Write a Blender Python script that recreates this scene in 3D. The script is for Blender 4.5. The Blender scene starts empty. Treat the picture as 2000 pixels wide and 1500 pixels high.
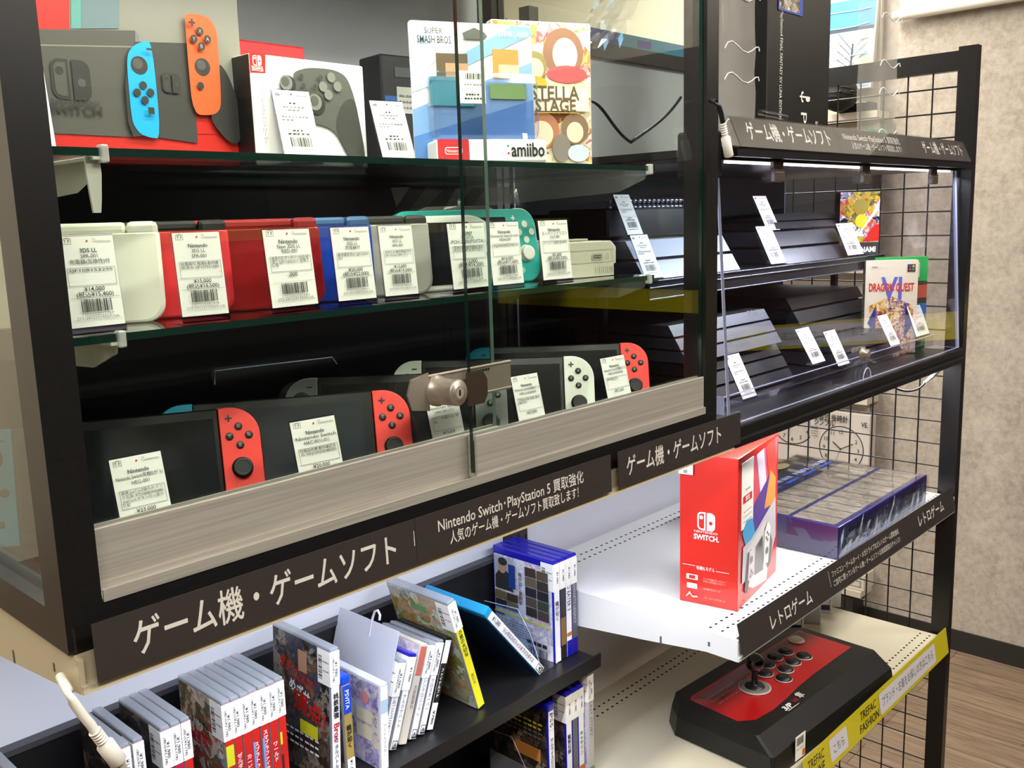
import bpy, bmesh, math, random
from mathutils import Vector, Matrix

random.seed(7)
SC = bpy.context.scene
COL = SC.collection
R = math.radians
PI = math.pi

# ------------------------------------------------------------------ camera
CAM = Vector((-0.2374, -0.6503, 1.49))
FPX = 1846.79                                     # focal length in pixels of a 2000 px wide frame
ROT = Matrix.Rotation(R(-46.58339), 3, 'Z') @ Matrix.Rotation(R(80.12719), 3, 'X') @ Matrix.Rotation(R(-1.77762), 3, 'Z')
cd = bpy.data.cameras.new('camera')
cd.sensor_width = 36.0
cd.lens = FPX / 2000 * 36.0
cd.clip_start = 0.02
cam = bpy.data.objects.new('camera', cd)
COL.objects.link(cam)
cam.matrix_world = Matrix.Translation(CAM) @ ROT.to_4x4()
SC.camera = cam

# ------------------------------------------------------------------ world, exposure, lights
w = bpy.data.worlds.new('world')
SC.world = w
w.use_nodes = True
w.node_tree.nodes['Background'].inputs[0].default_value = (1.0, 0.95, 0.86, 1)
w.node_tree.nodes['Background'].inputs[1].default_value = 0.25
SC.view_settings.view_transform = 'Standard'
SC.view_settings.look = 'None'
SC.view_settings.exposure = 0.30
SC.view_settings.gamma = 1.0
SC.view_settings.use_curve_mapping = False

def area(name, loc, sx, sy, power, color, rot=(0, 0, 0), spread=180):
    d = bpy.data.lights.new(name, 'AREA')
    d.shape = 'RECTANGLE'
    d.size, d.size_y = sx, sy
    d.energy = power
    d.color = color
    d.spread = R(spread)
    o = bpy.data.objects.new(name, d)
    o.location = loc
    o.rotation_euler = rot
    COL.objects.link(o)
    return o

WARM = (1.0, 0.95, 0.87)
COOL = (0.86, 0.92, 1.0)
for i, (x, y) in enumerate([(-0.6, -1.3), (1.2, -1.3), (3.0, -1.3), (-0.6, 1.7), (1.2, 1.7), (2.4, 0.9), (-0.6, -3.2), (1.4, -3.2), (-1.6, 3.0)]):  # last one added to brighten the far wall mirrored in the left side glass
    area('ceiling_lamp_light', (x, y, 2.655), 1.2, 0.30, 33, WARM)
area('showcase_lamp_light', (0.42, 0.055, 1.835), 0.74, 0.025, 14.0, (1.0, 0.95, 0.84), (R(22), 0, 0))
area('acrylic_case_lamp_light', (1.345, 0.046, 1.552), 0.84, 0.012, 3.0, (0.80, 0.84, 1.0), (R(15), 0, 0))
area('under_shelf_lamp_light', (0.45, 0.12, 1.158), 0.84, 0.012, 4.2, (0.80, 0.86, 1.0))
area('under_case_lamp_light', (1.36, 0.06, 1.166), 0.82, 0.012, 2.6, (0.90, 0.94, 1.0))

# ------------------------------------------------------------------ pixel -> world (real planes of the place)
def ray(px, py):
    return ROT @ Vector(((px - 1000) / FPX, -(py - 750) / FPX, -1.0))
def at_x(px, py, X):
    d = ray(px, py); return CAM + d * ((X - CAM.x) / d.x)
def at_y(px, py, Y):
    d = ray(px, py); return CAM + d * ((Y - CAM.y) / d.y)
def at_z(px, py, Z):
    d = ray(px, py); return CAM + d * ((Z - CAM.z) / d.z)

# ------------------------------------------------------------------ materials
def lin(h):
    if not isinstance(h, str):
        return tuple(h) + (1.0,) if len(h) == 3 else tuple(h)
    h = h.lstrip('#')
    out = []
    for i in (0, 2, 4):
        c = int(h[i:i + 2], 16) / 255
        out.append(c / 12.92 if c <= 0.04045 else ((c + 0.055) / 1.055) ** 2.4)
    return tuple(out) + (1.0,)

MATS = {}
def newmat(name):
    m = bpy.data.materials.new(name)
    m.use_nodes = True
    nt = m.node_tree
    return m, nt, nt.nodes['Principled BSDF']

def plain(name, col, rough=0.5, metal=0.0, spec=0.5, emit=0.0, var=0.0, vscale=40.0, coat=0.0):
    if name in MATS: return MATS[name]
    m, nt, b = newmat(name)
    c = lin(col)
    b.inputs['Roughness'].default_value = rough
    b.inputs['Metallic'].default_value = metal
    b.inputs['Specular IOR Level'].default_value = spec
    b.inputs['Coat Weight'].default_value = coat
    b.inputs['Coat Roughness'].default_value = 0.08
    if var > 0:
        tc = nt.nodes.new('ShaderNodeTexCoord')
        n = nt.nodes.new('ShaderNodeTexNoise'); n.inputs['Scale'].default_value = vscale; n.inputs['Detail'].default_value = 3
        r = nt.nodes.new('ShaderNodeValToRGB')
        r.color_ramp.elements[0].position = 0.3; r.color_ramp.elements[1].position = 0.7
        r.color_ramp.elements[0].color = tuple(x * (1 - var) for x in c[:3]) + (1,)
        r.color_ramp.elements[1].color = tuple(min(1, x * (1 + var)) for x in c[:3]) + (1,)
        nt.links.new(tc.outputs['Object'], n.inputs['Vector'])
        nt.links.new(n.outputs['Fac'], r.inputs['Fac'])
        nt.links.new(r.outputs['Color'], b.inputs['Base Color'])
    else:
        b.inputs['Base Color'].default_value = c
    if emit:
        b.inputs['Emission Color'].default_value = c
        b.inputs['Emission Strength'].default_value = emit
    MATS[name] = m
    return m

def glass(name, tint=(0.96, 0.99, 0.97), ior=1.5, rough=0.0, gain=1.0):
    """clear sheet: lets light through, mirrors by Fresnel"""
    if name in MATS: return MATS[name]
    m = bpy.data.materials.new(name); m.use_nodes = True
    nt = m.node_tree; nt.nodes.clear()
    out = nt.nodes.new('ShaderNodeOutputMaterial')
    mix = nt.nodes.new('ShaderNodeMixShader')
    tr = nt.nodes.new('ShaderNodeBsdfTransparent'); tr.inputs[0].default_value = tint + (1,)
    gl = nt.nodes.new('ShaderNodeBsdfGlossy'); gl.inputs['Roughness'].default_value = rough
    gl.inputs['Color'].default_value = (1, 1, 1, 1)
    lw = nt.nodes.new('ShaderNodeLayerWeight'); lw.inputs[0].default_value = 0.5
    pw = nt.nodes.new('ShaderNodeMath'); pw.operation = 'POWER'; pw.inputs[1].default_value = 5.0
    ma = nt.nodes.new('ShaderNodeMath'); ma.operation = 'MULTIPLY_ADD'; ma.use_clamp = True
    f0 = ((ior - 1) / (ior + 1)) ** 2
    ma.inputs[1].default_value = (1 - f0) * gain; ma.inputs[2].default_value = f0 * gain
    nt.links.new(lw.outputs['Facing'], pw.inputs[0]); nt.links.new(pw.outputs[0], ma.inputs[0])
    nt.links.new(ma.outputs[0], mix.inputs[0])
    nt.links.new(tr.outputs[0], mix.inputs[1]); nt.links.new(gl.outputs[0], mix.inputs[2])
    nt.links.new(mix.outputs[0], out.inputs[0])
    MATS[name] = m
    return m

def frosted(name, col, alpha=0.5, rough=0.3):
    if name in MATS: return MATS[name]
    m, nt, b = newmat(name)
    b.inputs['Base Color'].default_value = lin(col)
    b.inputs['Roughness'].default_value = rough
    b.inputs['Alpha'].default_value = alpha
    MATS[name] = m
    return m

def art(name, cols, scale=60.0, rough=0.3, seed=0.0, stretch=(1, 1, 1)):
    """busy printed artwork of no particular subject: patches of the palette"""
    if name in MATS: return MATS[name]
    m, nt, b = newmat(name)
    tc = nt.nodes.new('ShaderNodeTexCoord')
    mp = nt.nodes.new('ShaderNodeMapping')
    mp.inputs['Location'].default_value = (seed, seed * 1.7, seed * 0.6); mp.inputs['Scale'].default_value = stretch
    nz = nt.nodes.new('ShaderNodeTexNoise'); nz.inputs['Scale'].default_value = scale * 1.2; nz.inputs['Detail'].default_value = 3
    av = nt.nodes.new('ShaderNodeVectorMath'); av.operation = 'MULTIPLY_ADD'; av.inputs[1].default_value = (0.9 / scale,) * 3
    nt.links.new(tc.outputs['Object'], mp.inputs[0]); nt.links.new(mp.outputs[0], nz.inputs['Vector'])
    nt.links.new(nz.outputs['Color'], av.inputs[0]); nt.links.new(mp.outputs[0], av.inputs[2])
    fac = None
    for sc_, wt in ((scale * .8, 1.0), (scale * 2.1, 0.35), (scale * 4.5, 0.18)):
        vo = nt.nodes.new('ShaderNodeTexVoronoi'); vo.inputs['Scale'].default_value = sc_
        nt.links.new(av.outputs[0], vo.inputs['Vector'])
        sp = nt.nodes.new('ShaderNodeSeparateColor'); nt.links.new(vo.outputs['Color'], sp.inputs[0])
        mu = nt.nodes.new('ShaderNodeMath'); mu.operation = 'MULTIPLY_ADD'; mu.inputs[1].default_value = wt / 1.53
        nt.links.new(sp.outputs[0], mu.inputs[0])
        if fac is None: mu.inputs[2].default_value = 0.0
        else: nt.links.new(fac.outputs[0], mu.inputs[2])
        fac = mu
    r = nt.nodes.new('ShaderNodeValToRGB')
    els = r.color_ramp.elements
    n = len(cols)
    for i, c in enumerate(cols):
        p = 0.16 + 0.68 * i / max(1, n - 1)
        e = els[i] if i < 2 else els.new(p)
        e.position = p; e.color = lin(c)
    r.color_ramp.interpolation = 'LINEAR'
    nt.links.new(fac.outputs[0], r.inputs[0]); nt.links.new(r.outputs[0], b.inputs['Base Color'])
    b.inputs['Roughness'].default_value = rough
    MATS[name] = m
    return m

def brushed(name, col, rough=0.34, along=(1.5, 60, 90)):
    if name in MATS: return MATS[name]
    m, nt, b = newmat(name)
    tc = nt.nodes.new('ShaderNodeTexCoord'); mp = nt.nodes.new('ShaderNodeMapping'); mp.inputs['Scale'].default_value = along
    nz = nt.nodes.new('ShaderNodeTexNoise'); nz.inputs['Scale'].default_value = 4; nz.inputs['Detail'].default_value = 5
    r = nt.nodes.new('ShaderNodeValToRGB'); c = lin(col)
    r.color_ramp.elements[0].position = 0.3; r.color_ramp.elements[1].position = 0.72
    r.color_ramp.elements[0].color = tuple(x * 0.80 for x in c[:3]) + (1,)
    r.color_ramp.elements[1].color = tuple(min(1, x * 1.12) for x in c[:3]) + (1,)
    nt.links.new(tc.outputs['Object'], mp.inputs[0]); nt.links.new(mp.outputs[0], nz.inputs['Vector'])
    nt.links.new(nz.outputs['Fac'], r.inputs[0]); nt.links.new(r.outputs[0], b.inputs['Base Color'])
    b.inputs['Metallic'].default_value = 0.4; b.inputs['Roughness'].default_value = rough
    MATS[name] = m
    return m

def wallpaper():
    m, nt, b = newmat('mottled_plaster_wallpaper')
    tc = nt.nodes.new('ShaderNodeTexCoord')
    a = nt.nodes.new('ShaderNodeTexNoise'); a.inputs['Scale'].default_value = 9; a.inputs['Detail'].default_value = 10; a.inputs['Roughness'].default_value = 0.72; a.inputs['Distortion'].default_value = 0.2
    c = nt.nodes.new('ShaderNodeTexNoise'); c.inputs['Scale'].default_value = 55; c.inputs['Detail'].default_value = 8; c.inputs['Roughness'].default_value = 0.7
    mx = nt.nodes.new('ShaderNodeMix'); mx.data_type = 'FLOAT'; mx.inputs[0].default_value = 0.55
    r = nt.nodes.new('ShaderNodeValToRGB')
    r.color_ramp.elements[0].position = 0.33; r.color_ramp.elements[0].color = lin('#948a7e')
    r.color_ramp.elements[1].position = 0.68; r.color_ramp.elements[1].color = lin('#cbc2b5')
    e = r.color_ramp.elements.new(0.5); e.color = lin('#b3a99c')
    bp = nt.nodes.new('ShaderNodeBump'); bp.inputs['Strength'].default_value = 0.12
    nt.links.new(tc.outputs['Object'], a.inputs['Vector']); nt.links.new(tc.outputs['Object'], c.inputs['Vector'])
    nt.links.new(a.outputs['Fac'], mx.inputs[2]); nt.links.new(c.outputs['Fac'], mx.inputs[3])
    nt.links.new(mx.outputs[0], r.inputs[0]); nt.links.new(r.outputs[0], b.inputs['Base Color'])
    nt.links.new(c.outputs['Fac'], bp.inputs['Height']); nt.links.new(bp.outputs[0], b.inputs['Normal'])
    b.inputs['Roughness'].default_value = 0.85
    return m

def planks():
    m, nt, b = newmat('wood_plank_floor')
    tc = nt.nodes.new('ShaderNodeTexCoord')
    mp = nt.nodes.new('ShaderNodeMapping'); mp.inputs['Rotation'].default_value = (0, 0, R(90))
    br = nt.nodes.new('ShaderNodeTexBrick'); br.offset = 0.37
    br.inputs['Scale'].default_value = 1.0
    br.inputs['Brick Width'].default_value = 0.9; br.inputs['Row Height'].default_value = 0.13
    br.inputs['Mortar Size'].default_value = 0.0015
    br.inputs['Color1'].default_value = lin('#8d7a66'); br.inputs['Color2'].default_value = lin('#7b6855')
    br.inputs['Mortar'].default_value = lin('#5a4a3b')
    gp = nt.nodes.new('ShaderNodeMapping'); gp.inputs['Scale'].default_value = (26, 1.6, 1)
    nz = nt.nodes.new('ShaderNodeTexNoise'); nz.inputs['Scale'].default_value = 3.0; nz.inputs['Detail'].default_value = 7; nz.inputs['Distortion'].default_value = 1.0
    r = nt.nodes.new('ShaderNodeValToRGB')
    r.color_ramp.elements[0].position = 0.35; r.color_ramp.elements[0].color = (0.55, 0.52, 0.5, 1)
    r.color_ramp.elements[1].position = 0.7; r.color_ramp.elements[1].color = (1.15, 1.12, 1.1, 1)
    mu = nt.nodes.new('ShaderNodeMix'); mu.data_type = 'RGBA'; mu.blend_type = 'MULTIPLY'; mu.inputs[0].default_value = 0.9
    nt.links.new(tc.outputs['Object'], mp.inputs[0]); nt.links.new(mp.outputs[0], br.inputs['Vector'])
    nt.links.new(tc.outputs['Object'], gp.inputs[0]); nt.links.new(gp.outputs[0], nz.inputs['Vector'])
    nt.links.new(nz.outputs['Fac'], r.inputs[0])
    nt.links.new(br.outputs['Color'], mu.inputs[6]); nt.links.new(r.outputs[0], mu.inputs[7])
    nt.links.new(mu.outputs[2], b.inputs['Base Color'])
    b.inputs['Roughness'].default_value = 0.45
    return m

BLACKMETAL = plain('black_powder_coated_metal', '#171616', 0.32, spec=0.5, var=0.15, vscale=300)
BLACK = plain('black_plastic', '#141416', 0.38)
DARKBOARD = plain('black_back_board', '#08080a', 0.7, spec=0.2)
WHITE = plain('white_print', '#f2f1ee', 0.5)
PAPER = plain('white_tag_paper', '#f3f1ea', 0.6)
INK = plain('black_ink', '#1c1b1b', 0.6)
GREYINK = plain('grey_ink', '#77757a', 0.6)
REDINK = plain('red_ink', '#c4242b', 0.55)
CREAM = plain('beige_painted_steel', '#cfc4a6', 0.38, var=0.03, vscale=8)
WHITESTEEL = plain('white_painted_steel', '#e6e6e4', 0.35, var=0.02, vscale=8)
PANELWHITE = plain('white_back_panel', '#d4d6dd', 0.5)
ALU = brushed('brushed_aluminium', '#bdb8ae')
CHROME = plain('satin_nickel', '#a1978a', 0.36, 0.55)
GLASS = glass('showcase_glass')
SIDEGLASS = glass('side_glass', (0.72, 0.74, 0.70), 1.55)
GEDGE = plain('green_glass_edge', '#0f2c25', 0.15, spec=0.8)
GEDGEL = plain('pale_glass_edge', '#6f8a80', 0.15, spec=0.8)
ACRYL = glass('clear_acrylic', (0.97, 0.97, 0.99), 1.42)
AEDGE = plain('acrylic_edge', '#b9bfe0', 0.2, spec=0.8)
HOLDER = glass('clear_sign_plastic', (0.96, 0.96, 0.96), 1.42, 0.02, 0.5)
FILM = glass('clear_plastic_film', (0.93, 0.93, 0.95), 1.6, 0.06, 1.2)
SHELL = frosted('clear_case_plastic', '#aeb4bd', 0.55, 0.22)
SIGNBLACK = plain('charcoal_sign_card', '#3b3633', 0.45)
LED = plain('lit_led_bar', '#ffffff', 0.3, emit=6.0)
CEILLED = plain('lit_ceiling_panel', '#fff3dc', 0.3, emit=5.0)

# ------------------------------------------------------------------ mesh builder
TXT = {}
def text_geo(s, bold=0.0, spacing=1.0):
    k = (s, bold, spacing)
    if k in TXT: return TXT[k]
    cu = bpy.data.curves.new('t', 'FONT')
    cu.body = s
    cu.resolution_u = 2
    cu.offset = bold
    cu.space_line = spacing
    cu.align_x = 'CENTER' if '\n' in s else 'LEFT'
    ob = bpy.data.objects.new('t', cu)
    COL.objects.link(ob)
    me = ob.to_mesh()
    v = [(p.co.x, p.co.y) for p in me.vertices]
    f = [tuple(p.vertices) for p in me.polygons]
    ob.to_mesh_clear()
    bpy.data.objects.remove(ob); bpy.data.curves.remove(cu)
    if v:
        x0 = min(a for a, _ in v); x1 = max(a for a, _ in v); y0 = min(b for _, b in v); y1 = max(b for _, b in v)
    else:
        x0 = x1 = y0 = y1 = 0
    TXT[k] = (v, f, x0, x1, y0, y1)
    return TXT[k]

class Face:
    """a drawing surface lying on a face: origin, unit right u, unit up v"""
    def __init__(s, mb, o, u, v, eps=0.00012):
        s.mb, s.o, s.u, s.v = mb, Vector(o), Vector(u), Vector(v)
        s.n = s.u.cross(s.v); s.k = 1; s.eps = eps
    def P(s, x, y): return s.o + s.u * x + s.v * y + s.n * (s.eps * s.k)
    def poly(s, pts, m):
        s.mb.add([s.P(*p) for p in pts], [tuple(range(len(pts)))], m); s.k += 1
    def rect(s, x0, y0, x1, y1, m): s.poly([(x0, y0), (x1, y0), (x1, y1), (x0, y1)], m)
    def rrect(s, x0, y0, x1, y1, r, m): s.poly(rr(x0, y0, x1, y1, r), m)
    def circ(s, cx, cy, r, m, n=20, ry=None):
        ry = ry or r
        s.poly([(cx + r * math.cos(2 * PI * i / n), cy + ry * math.sin(2 * PI * i / n)) for i in range(n)], m)
    def ring(s, cx, cy, r0, r1, m, n=28):
        vs = []; fs = []
        for i in range(n):
            a = 2 * PI * i / n
            vs += [s.P(cx + r0 * math.cos(a), cy + r0 * math.sin(a)), s.P(cx + r1 * math.cos(a), cy + r1 * math.sin(a))]
            j = (i + 1) % n
            fs.append((2 * i, 2 * i + 1, 2 * j + 1, 2 * j))
        s.mb.add(vs, fs, m); s.k += 1
    def frame(s, x0, y0, x1, y1, t, m):
        for a in ((x0, y0, x1, y0 + t), (x0, y1 - t, x1, y1), (x0, y0, x0 + t, y1), (x1 - t, y0, x1, y1)): s.rect(*a, m)
    def line(s, x0, y0, x1, y1, t, m):
        d = Vector((x1 - x0, y1 - y0)); d.normalize(); q = Vector((-d.y, d.x)) * t / 2
        s.poly([(x0 + q.x, y0 + q.y), (x0 - q.x, y0 - q.y), (x1 - q.x, y1 - q.y), (x1 + q.x, y1 + q.y)][::-1], m)
    def text(s, t, x, y, h, m, al='C', w=None, bold=0.0, rot=0, fit=None, spacing=1.0, shear=0):
        cjk = any(ord(c) > 0x2e80 for c in t)
        v, f, x0, x1, y0, y1 = text_geo(t, 0.0 if cjk else bold, spacing)
        if not v: return
        copies = ((0, 0),) if not (cjk and bold > 0.004) else ((-bold, 0), (bold, 0), (0, bold), (0, -bold))
        sx = sy = h
        if fit: sy = fit / max(1e-6, y1 - y0); sx = sy
        if w and x1 > x0: sx = w / (x1 - x0)
        cx = {'C': (x0 + x1) / 2, 'L': x0, 'R': x1}[al]
        cy = (y0 + y1) / 2 if fit or '\n' in t else 0.33
        ca, sa = math.cos(R(rot)), math.sin(R(rot))
        for ox, oy in copies:
            out = []
            for a, b in v:
                a, b = (a + ox - cx) * sx + shear * (b - cy) * sy, (b + oy - cy) * sy
                out.append(s.P(x + a * ca - b * sa, y + a * sa + b * ca))
            s.mb.add(out, f, m); s.k += .25
        s.k += 1
    def barcode(s, x0, y0, x1, y1, m, n=34, vert=False):
        rnd = random.Random(n)
        p = 0.0; bars = []
        while p < 1:
            wd = rnd.choice((1, 1, 2, 3)) / (n * 2.2); bars.append((p, min(1, p + wd))); p += wd + rnd.choice((1, 1, 2)) / (n * 2.2)
        vs = []; fs = []
        for a, b in bars:
            if vert: q = [(x0, y0 + (y1 - y0) * a), (x1, y0 + (y1 - y0) * a), (x1, y0 + (y1 - y0) * b), (x0, y0 + (y1 - y0) * b)]
            else: q = [(x0 + (x1 - x0) * a, y0), (x0 + (x1 - x0) * b, y0), (x0 + (x1 - x0) * b, y1), (x0 + (x1 - x0) * a, y1)]
            fs.append(tuple(range(len(vs), len(vs) + 4))); vs += [s.P(*c) for c in q]
        s.mb.add(vs, fs, m); s.k += 1
    def scribble(s, x0, y, x1, h, m, n=7, seed=1):
        """a line of print too small to read: short dashes"""
        rnd = random.Random(seed); vs = []; fs = []; p = x0; st = (x1 - x0) / n
        while p < x1 - 1e-6:
            wd = min(st * rnd.uniform(0.5, 0.85), x1 - p)
            fs.append(tuple(range(len(vs), len(vs) + 4)))
            vs += [s.P(p, y), s.P(p + wd, y), s.P(p + wd, y + h * rnd.uniform(0.75, 1)), s.P(p, y + h)]; p += st
        s.mb.add(vs, fs, m); s.k += 1

def soft(pts, n=2):
    """round a polygon's corners"""
    for _ in range(n):
        out = []
        for i, p in enumerate(pts):
            q = pts[(i + 1) % len(pts)]
            out += [(p[0] * .78 + q[0] * .22, p[1] * .78 + q[1] * .22), (p[0] * .22 + q[0] * .78, p[1] * .22 + q[1] * .78)]
        pts = out
    return pts

def rr(x0, y0, x1, y1, r, n=5):
    pts = []
    rs = r if isinstance(r, (tuple, list)) else (r,) * 4        # bl, br, tr, tl
    for (cx, cy, a0, q) in ((x0, y0, 180, 0), (x1, y0, 270, 1), (x1, y1, 0, 2), (x0, y1, 90, 3)):
        q = rs[q]
        if q <= 1e-6: pts.append((cx, cy)); continue
        ox = cx + (q if cx == x0 else -q); oy = cy + (q if cy == y0 else -q)
        for i in range(n + 1):
            a = R(a0 + 90 * i / n); pts.append((ox + q * math.cos(a), oy + q * math.sin(a)))
    return pts

class MB:
    def __init__(s): s.v = []; s.f = []; s.m = []; s.s = []; s.mats = []
    def add(s, vs, fs, m, smooth=False):
        if m not in s.mats: s.mats.append(m)
        i = s.mats.index(m); b = len(s.v)
        s.v += [tuple(v) for v in vs]
        for f in fs: s.f.append(tuple(b + k for k in f)); s.m.append(i); s.s.append(smooth)
    def box(s, x0, y0, z0, x1, y1, z1, m):
        vs = [(x, y, z) for x in (x0, x1) for y in (y0, y1) for z in (z0, z1)]
        s.add(vs, [(0, 1, 3, 2), (4, 6, 7, 5), (0, 4, 5, 1), (2, 3, 7, 6), (0, 2, 6, 4), (1, 5, 7, 3)], m)
    def sheet(s, x0, y0, z0, x1, y1, z1, m, edge, thin):
        """a pane: big faces m, cut edges in another look; thin = axis of its thickness"""
        vs = [(x, y, z) for x in (x0, x1) for y in (y0, y1) for z in (z0, z1)]
        fs = [(0, 1, 3, 2), (4, 6, 7, 5), (0, 4, 5, 1), (2, 3, 7, 6), (0, 2, 6, 4), (1, 5, 7, 3)]
        for i, f in enumerate(fs): s.add([vs[k] for k in f], [(0, 1, 2, 3)], m if i // 2 == thin else edge)
    def rbox(s, x0, y0, z0, x1, y1, z1, r, m, seg=2, smooth=True):
        bm = bmesh.new()
        bmesh.ops.create_cube(bm, size=1)
        for v in bm.verts: v.co = Vector((x0 + (v.co.x + .5) * (x1 - x0), y0 + (v.co.y + .5) * (y1 - y0), z0 + (v.co.z + .5) * (z1 - z0)))
        r = min(r, 0.49 * min(x1 - x0, y1 - y0, z1 - z0))
        bmesh.ops.bevel(bm, geom=bm.edges[:], offset=r, segments=seg, profile=0.5, affect='EDGES')
        bm.verts.index_update()
        s.add([v.co[:] for v in bm.verts], [tuple(v.index for v in f.verts) for f in bm.faces], m, False)
        bm.free()
    def prism(s, pts, pl, a, b, m, bev=0.0, m2=None):
        """polygon (counter-clockwise in its plane) extruded from a to b; bev chamfers the a-end rim inward"""
        def V(p, q, t):
            return {'xz': (p, t, q), 'xy': (p, q, t), 'yz': (t, p, q)}[pl]
        n = len(pts)
        cx = sum(p for p, _ in pts) / n; cy = sum(q for _, q in pts) / n
        rings = []
        if bev:
            sgn = 1 if b > a else -1
            def inset(k): 
                out = []
                for p, q in pts:
                    d = math.hypot(p - cx, q - cy) or 1; out.append((p - (p - cx) / d * k, q - (q - cy) / d * k))
                return out
            rings = [(inset(bev), a), (inset(bev * .3), a + sgn * bev * .3), (pts, a + sgn * bev), (pts, b)]
        else: rings = [(pts, a), (pts, b)]
        vs = []
        for ps, t in rings: vs += [V(p, q, t) for p, q in ps]
        s.add(vs[:n], [tuple(range(n))], m2 or m)
        s.add(vs[-n:], [tuple(range(n))[::-1]], m)
        for k in range(len(rings) - 1):
            fs = [(i, (i + 1) % n, n + (i + 1) % n, n + i) for i in range(n)]
            s.add(vs[k * n:(k + 2) * n], fs, m, n > 8)
    def cyl(s, c, ax, r, h, m, n=20, r2=None, dome=0.0, smooth=True):
        """from c along ax (unit vector) for h"""
        c = Vector(c); ax = Vector(ax).normalized()
        a = ax.orthogonal().normalized(); b = ax.cross(a)
        prof = [(r, 0), (r if r2 is None else r2, h)]
        if dome: prof += [(prof[-1][0] * .75, h + dome * .6), (prof[-1][0] * .35, h + dome * .95)]
        s.lathe(prof, c, ax, m, n, smooth)
    def lathe(s, prof, c, ax, m, n=20, smooth=True, cap=True):
        c = Vector(c); ax = Vector(ax).normalized(); a = ax.orthogonal().normalized(); b = ax.cross(a)
        vs = []
        for r, h in prof:
            vs += [c + ax * h + (a * math.cos(2 * PI * i / n) + b * math.sin(2 * PI * i / n)) * r for i in range(n)]
        fs = []
        for k in range(len(prof) - 1):
            for i in range(n):
                j = (i + 1) % n; fs.append((k * n + i, k * n + j, k * n + n + j, k * n + n + i))
        s.add(vs, fs, m, smooth)
        if cap:
            s.add(vs[:n], [tuple(range(n))[::-1]], m); s.add(vs[-n:], [tuple(range(n))], m)
    def tube(s, path, r, m, n=8, rad=None):
        path = [Vector(p) for p in path]; vs = []
        up = Vector((0.3, 0.2, 0.93)).normalized()
        for i, p in enumerate(path):
            d = (path[min(i + 1, len(path) - 1)] - path[max(i - 1, 0)]).normalized()
            a = d.cross(up); a = a.normalized() if a.length > 1e-4 else d.orthogonal().normalized()
            b = d.cross(a); q = rad[i] if rad else r
            vs += [p + (a * math.cos(2 * PI * k / n) + b * math.sin(2 * PI * k / n)) * q for k in range(n)]
        fs = [(i * n + k, i * n + (k + 1) % n, (i + 1) * n + (k + 1) % n, (i + 1) * n + k) for i in range(len(path) - 1) for k in range(n)]
        s.add(vs, fs, m, True)
        s.add(vs[:n], [tuple(range(n))[::-1]], m); s.add(vs[-n:], [tuple(range(n))], m)
    def ball(s, c, r, m, n=20, sz=1.0):
        prof = [(r * math.sin(PI * i / 12), -r * sz * math.cos(PI * i / 12)) for i in range(13)]
        prof[0] = (r * .02, prof[0][1]); prof[-1] = (r * .02, prof[-1][1])
        s.lathe(prof, c, (0, 0, 1), m, n)
    def face(s, o, u, v, eps=0.00012): return Face(s, o, u, v, eps)
    def front(s, x0, y, z0, eps=0.00012): return Face(s, (x0, y, z0), (1, 0, 0), (0, 0, 1), eps)
    def left(s, x, y1, z0, eps=0.00012): return Face(s, (x, y1, z0), (0, -1, 0), (0, 0, 1), eps)
    def top(s, x0, y0, z, eps=0.00012): return Face(s, (x0, y0, z), (1, 0, 0), (0, 1, 0), eps)
    def build(s, name, parent=None, loc=None, rot=None, **kw):
        me = bpy.data.meshes.new(name)
        me.from_pydata(s.v, [], s.f)
        for m in s.mats: me.materials.append(m)
        me.polygons.foreach_set('material_index', s.m)
        me.polygons.foreach_set('use_smooth', s.s)
        me.update()
        o = bpy.data.objects.new(name, me)
        COL.objects.link(o)
        if parent: o.parent = parent
        if loc is not None: o.location = loc
        if rot is not None: o.rotation_euler = rot
        for k, v in kw.items(): o[k] = v
        return o

def thing(name, label, cat, loc=(0, 0, 0), rot=(0, 0, 0), group=None):
    o = bpy.data.objects.new(name, None)
    o.empty_display_size = 0.02
    COL.objects.link(o)
    o.location = loc; o.rotation_euler = rot
    o['label'] = label; o['category'] = cat
    if group: o['group'] = group
    return o
def tag(o, label, cat, group=None):
    o['label'] = label; o['category'] = cat
    if group: o['group'] = group
    return o
def bez(p0, p1, p2, p3, n=12):
    p0, p1, p2, p3 = map(Vector, (p0, p1, p2, p3)); out = []
    for i in range(n + 1):
        t = i / n; out.append(p0 * (1 - t) ** 3 + p1 * 3 * t * (1 - t) ** 2 + p2 * 3 * t * t * (1 - t) + p3 * t ** 3)
    return out
# ------------------------------------------------------------------ the room
def struct(o):
    o['kind'] = 'structure'; return o
WALL = wallpaper(); FLOOR = planks()
CEIL = plain('white_ceiling', '#d9d4c6', 0.8); FARWALL = plain('cream_wall', '#d8d0bb', 0.8)
DARKBASE = plain('dark_vinyl_baseboard', '#272422', 0.5)
WX = 2.97
m = MB(); m.box(-4, -4, -0.05, WX + .1, 4, 0, FLOOR); struct(m.build('floor'))
m = MB(); m.box(-4, -4, 2.7, WX + .1, 4, 2.75, CEIL); struct(m.build('ceiling'))
m = MB(); m.box(WX, -4, 0, WX + .1, 4, 2.7, WALL); struct(m.build('wall_right'))
m = MB(); m.box(-4, 3.9, 0, WX, 4, 2.7, FARWALL); struct(m.build('wall_back'))
m = MB(); m.box(-4, -4, 0, WX, -3.9, 2.7, FARWALL); struct(m.build('wall_front'))
m = MB(); m.box(-4, -3.9, 0, -3.9, 3.9, 2.7, FARWALL); struct(m.build('wall_left'))
m = MB(); m.box(WX - .008, -3.9, 0, WX - .0005, 3.9, 0.072, DARKBASE); struct(m.build('baseboard_right'))
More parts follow.
